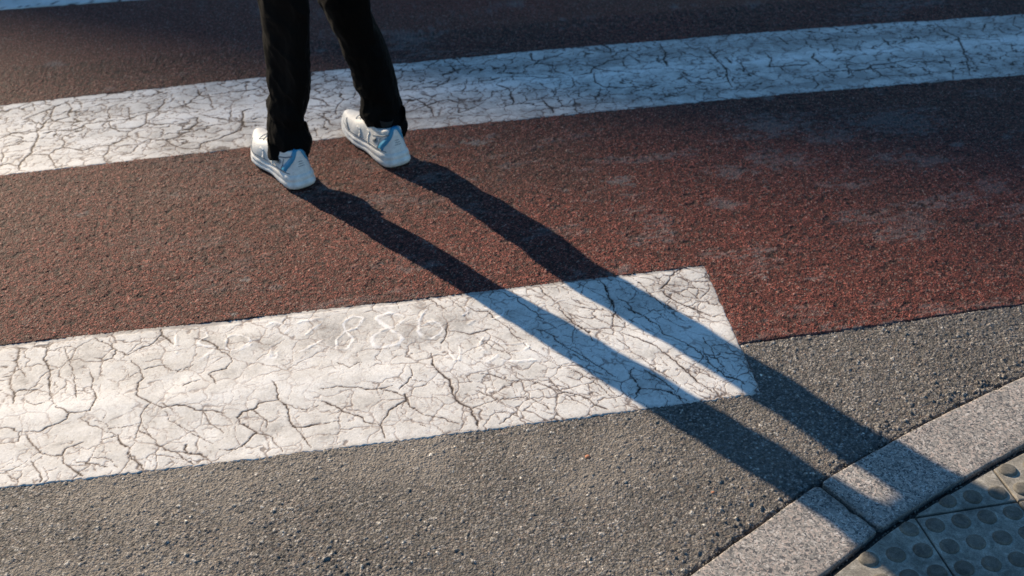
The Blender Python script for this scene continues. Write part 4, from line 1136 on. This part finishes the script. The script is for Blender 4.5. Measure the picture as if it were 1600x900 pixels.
# ---- shoes
def shoe(heel, fdir, mirror, curl):
    """heel: ground point under the back of the heel; fdir: unit direction heel -> toe; mirror: -1 left shoe, +1 right shoe"""
    root = empty('shoe', (heel[0] - OFF.x, heel[1] - OFF.y, 0), math.atan2(fdir[1], fdir[0]) - math.pi / 2)
    root.parent = person
    Ln = .277
    NP = 96
    def outline(z0, z1y0, y1, wscale, n_end=2.6):
        """closed loop of a horizontal slice reaching from z1y0 to y1"""
        ph = np.linspace(0, 2 * math.pi, NP, endpoint=False)
        t = (1 - np.cos(ph)) / 2                       # 0 heel .. 1 toe
        side = np.where(ph < math.pi, 1.0, -1.0)
        y = z1y0 + t * (y1 - z1y0)
        u = y / Ln
        hz = 1 - np.clip((.25 - u) / .25, 0, 1) * np.clip((1 - wscale) / .36, 0, 1) * .42
        w = hz * np.interp(u, [-.1, 0, .10, .22, .38, .52, .66, .78, .88, 1.0, 1.1], [.043, .043, .043, .041, .040, .042, .047, .048, .045, .039, .03])
        inner_cut = np.interp(u, [0, .25, .42, .6, 1], [0, 0, .002, 0, 0])
        e = 1 - np.abs(2 * t - 1) ** np.where(t < .5, 6.0, 2.5)
        e = np.clip(e, 0, 1) ** np.where(t < .5, 1 / 2.6, 1 / 2.0)
        x = side * (w * wscale - inner_cut * (side * mirror < 0)) * e
        x = x + (-mirror) * np.interp(u, [0, .4, .75, 1], [0, .002, -.001, .010])
        return x, y
    def loft(name, slices, mat, cap=True, parent=root):
        vs = []; fs = []
        for (z, ya, yb, ws, zf) in slices:
            x, y = outline(z, ya, yb, ws)
            for i in range(NP):
                spring = .010 * max(0, (y[i] / Ln - .74) / .26) ** 2 + .004 * max(0, (.08 - y[i] / Ln) / .08) ** 2
                vs.append((x[i], y[i], (zf(x[i], y[i]) if zf else z) + spring))
        for r in range(len(slices) - 1):
            for k in range(NP):
                k2 = (k + 1) % NP
                fs.append((r * NP + k, r * NP + k2, (r + 1) * NP + k2, (r + 1) * NP + k))
        if cap:
            for r, rev in ((0, True), (len(slices) - 1, False)):
                ii = list(range(r * NP, (r + 1) * NP))
                fs.append(tuple(reversed(ii)) if rev else tuple(ii))
        me = mesh_from(name, vs, fs)
        bm = bmesh.new(); bm.from_mesh(me); bmesh.ops.recalc_face_normals(bm, faces=bm.faces); bm.to_mesh(me); bm.free()
        return link(name, me, mat, parent=parent), vs
    # thin dark outsole, cut away under the arch
    def lug(x, y):
        return .0005 + .004 * max(0, 1 - abs(y / Ln - .42) / .13) ** .6
    loft('outsole', [(.0005, .010, .286, .90, lug), (.004, .006, .290, .95, lambda x, y: lug(x, y) + .004), (.008, .006, .292, .94, lambda x, y: lug(x, y) + .008)], M['outsole'])
    # sculpted white midsole, flared at the heel
    def mid(zb):
        def f(x, y):
            u = y / Ln
            top = np.interp(u, [0, .15, .35, .5, .8, 1], [.046, .042, .036, .032, .028, .030])
            bot = .004 + .004 * max(0, 1 - abs(u - .42) / .13) ** .6
            return bot + (top - bot) * zb + .0010 * math.sin(y * 260) * (zb * (1 - zb) * 4) * (u > .45)
        return f
    sl = []
    for zb, ya, yb, ws in ((0, .002, .292, .96), (.08, -.004, .297, 1.02), (.25, -.008, .300, 1.07), (.42, -.006, .300, 1.05), (.5, -.002, .298, 1.005), (.58, -.001, .298, 1.0), (.66, -.003, .299, 1.03), (.82, 0, .298, 1.02), (.95, .003, .296, .98), (1.0, .007, .292, .93)):
        sl.append((0, ya, yb, ws, mid(zb)))
    loft('midsole', sl, M['sole'])
    # upper: slices that close over the toes and narrow to the collar
    up = [(.024, .004, .294, .95), (.034, .003, .292, .955), (.042, .004, .288, .95), (.050, .006, .280, .93), (.057, .008, .266, .90), (.063, .010, .246, .865),
          (.069, .0115, .222, .83), (.075, .013, .198, .80), (.081, .0145, .176, .775), (.087, .0155, .158, .75), (.093, .017, .142, .735), (.099, .019, .130, .72), (.103, .0225, .122, .69), (.1045, .028, .114, .64)]
    us = []
    for z, ya, yb, ws in up:
        def zf(x, y, z=z):
            # heel rim rises to the pull tab, quarters dip at the ankle
            k = max(0, (z - .080) / .025)
            return z + k * (.012 * max(0, 1 - y / .045) - .010 * math.exp(-((y - .075) / .03) ** 2)) + .0012 * math.sin(y * 95 + x * 40) * (1 if y > .15 else 0)
        us.append((z, ya, yb, ws, zf))
    upo, uvs = loft('upper', us, M['upper'])
    grid = np.array(uvs).reshape(len(up), NP, 3)
    zi = np.array([s[0] for s in up])
    def on(phi, z, off):
        """point on the upper at loop angle phi (0 = heel centre), height z, pushed out by off"""
        k = (phi / (2 * math.pi) * NP) % NP; k0 = int(k) % NP; k1 = (k0 + 1) % NP; fk = k - int(k)
        def P(r): return grid[r, k0] * (1 - fk) + grid[r, k1] * fk
        r = np.interp(z, zi, np.arange(len(zi))); r0 = min(int(r), len(zi) - 2); fr = r - r0
        p = P(r0) * (1 - fr) + P(r0 + 1) * fr
        c = np.array([0, p[1] + (.06 if p[1] < .06 else 0), max(.03, p[2] - .02)])
        c = np.array([0, max(p[1], .055), .045])
        d = p - c; d /= np.linalg.norm(d) + 1e-9
        return p + d * off
    def ribbon(name, pts, w0, w1, mat, off=.0014, n=22, w_profile=None, parent=upo):
        P = []
        q = np.array(pts, float); tt = np.linspace(0, len(q) - 1, n)
        ctr = [on(np.interp(t, np.arange(len(q)), q[:, 0]), np.interp(t, np.arange(len(q)), q[:, 1]), off) for t in tt]
        vs = []; fs = []
        for i, c in enumerate(ctr):
            a = ctr[max(0, i - 1)]; b_ = ctr[min(n - 1, i + 1)]
            tg = b_ - a; tg /= np.linalg.norm(tg) + 1e-9
            nn = c - np.array([0, max(c[1], .055), .045]); nn -= tg * nn.dot(tg); nn /= np.linalg.norm(nn) + 1e-9
            sd_ = np.cross(tg, nn)
            w = (w0 + (w1 - w0) * i / (n - 1)) / 2
            vs += [tuple(c + sd_ * w - nn * .004), tuple(c + sd_ * w), tuple(c - sd_ * w), tuple(c - sd_ * w - nn * .004)]
        for i in range(n - 1):
            for k in range(3): fs.append((i * 4 + k, i * 4 + k + 1, (i + 1) * 4 + k + 1, (i + 1) * 4 + k))
        fs += [(0, 1, 2, 3), tuple((n - 1) * 4 + k for k in (3, 2, 1, 0))]
        me = mesh_from(name, vs, fs)
        bm = bmesh.new(); bm.from_mesh(me); bmesh.ops.recalc_face_normals(bm, faces=bm.faces); bm.to_mesh(me); bm.free()
        return link(name, me, mat, parent=parent)
    for sgn in (1, -1):
        ribbon('quarter_panel', [(sgn * .98, .062), (sgn * 1.08, .070), (sgn * 1.16, .062)], .012, .012, M['mesh_grey'], off=.0011, parent=root)
        ribbon('toe_panel', [(sgn * 2.05, .036), (sgn * 2.2, .048), (sgn * 2.5, .056)], .010, .006, M['mesh_grey'], off=.0011, parent=root)
        ribbon('side_line', [(sgn * .5, .048), (sgn * 1.0, .046), (sgn * 1.5, .042), (sgn * 2.0, .038), (sgn * 2.5, .038)], .0022, .0022, M['grey'], off=.0012, parent=root, n=40)
    for sgn in (1, -1):                                # the two blue bands run down from the pull tab
        ribbon('heel_band', [(sgn * .16, .103), (sgn * .34, .092), (sgn * .56, .078), (sgn * .70, .062), (sgn * .74, .050)], .010, .018, M['blue'], parent=root)
        ribbon('quarter_seam', [(sgn * .40, .092), (sgn * .75, .089), (sgn * 1.05, .083), (sgn * 1.35, .072)], .003, .002, M['grey'], parent=root)
        ribbon('side_overlay', [(sgn * 1.28, .040), (sgn * 1.36, .058), (sgn * 1.50, .072), (sgn * 1.7, .075)], .007, .005, M['sole'], parent=root)
        ribbon('side_overlay', [(sgn * 1.62, .040), (sgn * 1.62, .052), (sgn * 1.75, .062), (sgn * 1.95, .064)], .007, .005, M['sole'], parent=root)
        ribbon('heel_seam', [(sgn * .90, .045), (sgn * .86, .062), (sgn * .95, .078)], .0022, .0022, M['grey'], off=.0010, parent=root)
    ribbon('pull_tab', [(-.16, .103), (0.001, .1040), (.16, .103)], .010, .010, M['blue'], off=.002, parent=root)
    ribbon('heel_mark', [(-.07, .078), (.07, .078)], .0014, .0014, M['grey'], off=.0010, parent=root)
    ribbon('heel_mark', [(-.09, .072), (.09, .072)], .0014, .0014, M['grey'], off=.0010, parent=root)
    ribbon('heel_mark', [(-.11, .066), (.11, .066)], .0014, .0014, M['grey'], off=.0010, parent=root)
    # toe cap, tongue and laces over the instep
    for k, (yy, zz, hw) in enumerate(((.150, .099, .020), (.166, .091, .021), (.182, .084, .022), (.198, .077, .023))):
        vs = []; fs = []
        for i in range(13):
            t = -1 + i / 6
            cz = zz + .004 - .010 * t * t
            for (dy, dz) in ((-.0025, 0), (0, .0022), (.0025, 0), (0, -.0022)):
                vs.append((t * hw, yy + dy + .004 * t * (-1) ** k, cz + dz))
        for i in range(12):
            for q in range(4): fs.append((i * 4 + q, i * 4 + (q + 1) % 4, (i + 1) * 4 + (q + 1) % 4, (i + 1) * 4 + q))
        link('lace', mesh_from('lace', vs, fs), M['sole'], parent=root)
    # sock and ankle inside the collar
    sv = []; sf = []
    for r, z in enumerate(np.linspace(.05, .12, 8)):
        for k in range(32):
            a_ = 2 * math.pi * k / 32; rr = .022
            sv.append((rr * .9 * math.cos(a_), .070 + rr * 1.15 * math.sin(a_), z))
    for r in range(7):
        for k in range(32): sf.append((r * 32 + k, r * 32 + (k + 1) % 32, (r + 1) * 32 + (k + 1) % 32, (r + 1) * 32 + k))
    link('sock', mesh_from('sock', sv, sf), M['sock'], parent=root)
    return root
ls = shoe((-.534, 2.592), (-.600, .800), -1, 0)
tag(ls, 'left white running shoe with blue heel bands')
rs = shoe((-.296, 2.708), (-.565, .825), 1, 0)
tag(rs, 'right white running shoe with blue heel bands')

# ---- body, jacket and hair (above the picture, casting the long shadow)
def L3(r, f, z): return Vector((hipc.x - OFF.x, hipc.y - OFF.y, 0)) + RT * r + FW * f + Vector((0, 0, z))
def skin_obj(name, nodes, edges, mat, root=0, sub=1, parent=person):
    me = bpy.data.meshes.new(name)
    me.from_pydata([tuple(n[0]) for n in nodes], edges, [])
    o = bpy.data.objects.new(name, me); col.objects.link(o); o.parent = parent
    sk = o.modifiers.new('skin', 'SKIN'); sk.use_smooth_shade = True; sk.branch_smoothing = .6
    lay = me.skin_vertices[0] if len(me.skin_vertices) else None
    if lay is None:
        bpy.context.view_layer.objects.active = o
        lay = me.skin_vertices[0] if len(me.skin_vertices) else None
    if lay is None:
        bm_ = bmesh.new(); bm_.from_mesh(me); bm_.verts.layers.skin.verify(); bm_.to_mesh(me); bm_.free()
        lay = me.skin_vertices[0]
    for i, nd in enumerate(nodes):
        r = nd[1]; lay.data[i].radius = (r, r) if not isinstance(r, tuple) else r
        lay.data[i].use_root = (i == root)
    sb = o.modifiers.new('sub', 'SUBSURF'); sb.levels = sub; sb.render_levels = sub
    me.materials.append(mat)
    return o
def leg_pt(tab, h):
    t = sorted(tab); hs = [q[0] for q in t]
    return Vector((np.interp(h, hs, [q[1] for q in t]) - OFF.x, np.interp(h, hs, [q[2] for q in t]) - OFF.y, h))
B = [(L3(0, 0, 1.0), .095), (L3(0, .01, 1.10), .115), (L3(0, 0, 1.28), .13), (L3(0, -.01, 1.42), .10), (L3(0, .0, 1.50), .052), (L3(0, .02, 1.56), .055), (L3(0, .03, 1.63), .082), (L3(0, .03, 1.70), .085), (L3(0, .02, 1.745), .055)]
Ed = [(i, i + 1) for i in range(8)]
# nose and ears
def add(n, prev):
    B.append(n); Ed.append((prev, len(B) - 1)); return len(B) - 1
add((L3(0, .135, 1.635), .010), 6)
add((L3(.092, .02, 1.635), .012), 6); add((L3(-.092, .02, 1.635), .012), 6)
for sd_, tab in ((-1, left), (1, right)):
    hip = add((L3(sd_ * .085, 0, .86), .050), 0)
    kn = add((leg_pt(tab, .48), .034), hip); cf = add((leg_pt(tab, .34), .031), kn); an = add((leg_pt(tab, .11), .028), cf)
    hl = add((leg_pt(tab, .06) + FW * .01, .026), an); add((leg_pt(tab, .05) + FW * .14, .022), hl)
    sh = add((L3(sd_ * .18, -.01, 1.40), .055), 3)
    el = add((L3(sd_ * .25, .03, 1.12), .038), sh)
    wr_ = add((L3(sd_ * .13, .23, 1.17), .026), el)
    pm = add((L3(sd_ * .075, .285, 1.195), .027), wr_)
    for q in range(4):
        base = L3(sd_ * .045, .315, 1.225 - q * .019) ; ln = (.040, .045, .042, .033)[q]
        f0 = add((base, .0085), pm)
        f1_ = add((base + RT * (-sd_ * ln * .6) + FW * (ln * .4), .0080), f0)
        add((base + RT * (-sd_ * ln * .9) + FW * (-ln * .25), .0070), f1_)
    t0 = add((L3(sd_ * .085, .27, 1.235), .010), pm); add((L3(sd_ * .055, .30, 1.258), .0085), t0)
skin_obj('body', B, Ed, M['skin'], 0, 1)
Jn = [(L3(0, 0, .96), (.165, .125)), (L3(0, 0, 1.06), (.155, .120)), (L3(0, 0, 1.22), (.175, .135)), (L3(0, -.01, 1.38), (.17, .12)), (L3(0, -.01, 1.47), .075)]
Je = [(0, 1), (1, 2), (2, 3), (3, 4)]
for sd_ in (-1, 1):
    o_ = len(Jn)
    Jn += [(L3(sd_ * .19, -.01, 1.40), .075), (L3(sd_ * .27, .02, 1.12), .060), (L3(sd_ * .16, .20, 1.165), .046)]
    Je += [(3, o_), (o_, o_ + 1), (o_ + 1, o_ + 2)]
skin_obj('jacket', Jn, Je, M['jacket'], 0, 2)
bm = bmesh.new(); bmesh.ops.create_uvsphere(bm, u_segments=32, v_segments=20, radius=.105)
bmesh.ops.delete(bm, geom=[v for v in bm.verts if (v.co.y > .035 and v.co.z < .045)], context='VERTS')
for v in bm.verts:
    v.co.x *= .92; v.co.z *= 1.12
    v.co *= 1 + .04 * math.sin(v.co.x * 160 + v.co.z * 40)
me = bpy.data.meshes.new('hair'); bm.to_mesh(me); bm.free()
hair = link('hair', me, M['hair'], parent=person)
hair.location = L3(0, .02, 1.672); hair.rotation_euler = (0, 0, math.atan2(FW.y, FW.x) - math.pi / 2)
for s_ in (-1, 1):
    bm = bmesh.new(); bmesh.ops.create_uvsphere(bm, u_segments=12, v_segments=8, radius=.012); me = bpy.data.meshes.new('eye'); bm.to_mesh(me); bm.free()
    ey = link('eye', me, M['eye_white'], parent=person); ey.location = L3(s_ * .032, .108, 1.655)
bm = bmesh.new(); bmesh.ops.create_uvsphere(bm, u_segments=16, v_segments=8, radius=.02); me = bpy.data.meshes.new('mouth'); bm.to_mesh(me); bm.free()
mo = link('mouth', me, mat_plain('lips', (.35, .14, .12), .5), parent=person); mo.location = L3(0, .105, 1.592); mo.scale = (1, .4, .3); mo.rotation_euler = (0, 0, math.atan2(FW.y, FW.x) - math.pi / 2)

# ------------------------------------------------------------------ building across the street whose roof line shades the far part of the crossing
LD = ((-1.5758, 3.2747), (2.8061, -0.9504000000000001))                                             # point and direction of the shade line on the ground
D = 76.0
hgt = D * math.tan(SUN_EL)
sdir = Vector((-.680, .733)).normalized()
dl = Vector(LD[1]).normalized()
p0 = Vector(LD[0]) + sdir * D
away = Vector((-dl.y, dl.x))
if away.dot(sdir) < 0: away = -away
bld = tag(empty('apartment_building', (p0.x, p0.y, 0), math.atan2(dl.y, dl.x)), 'tall pale apartment block across the street that shades the far stripes', 'building')
def box(name, x0, x1, y0, y1, z0, z1, mat, parent):
    vs = [(x, y, z) for z in (z0, z1) for y in (y0, y1) for x in (x0, x1)]
    fs = [(0, 2, 3, 1), (4, 5, 7, 6), (0, 1, 5, 4), (2, 6, 7, 3), (0, 4, 6, 2), (1, 3, 7, 5)]
    return link(name, mesh_from(name, vs, fs), mat, parent=parent, smooth=False)
box('wall', -110, 60, 0, 14, 0, hgt - .6, M['plaster'], bld)
box('parapet', -110.1, 60.1, -.0, 14.1, hgt - .6, hgt, M['trim'], bld)
wm = None
for fl in range(6):
    for k in range(34):
        x = -59 + k * 3.5
        if wm is None:
            f_ = box('window', 0, 1.4, -.06, .03, 0, 1.9, M['trim'], bld); g_ = box('pane', .1, 1.3, -.075, -.055, .1, 1.8, M['glass'], f_); wm = (f_, g_)
        else:
            f_ = wm[0].copy(); col.objects.link(f_); f_.parent = bld; g_ = wm[1].copy(); col.objects.link(g_); g_.parent = f_
        f_.location = (x, 0, 1.6 + fl * 3.4)
if 0: print('tris', sum(len(o.data.polygons) * 2 for o in sc.objects if o.type == 'MESH'))
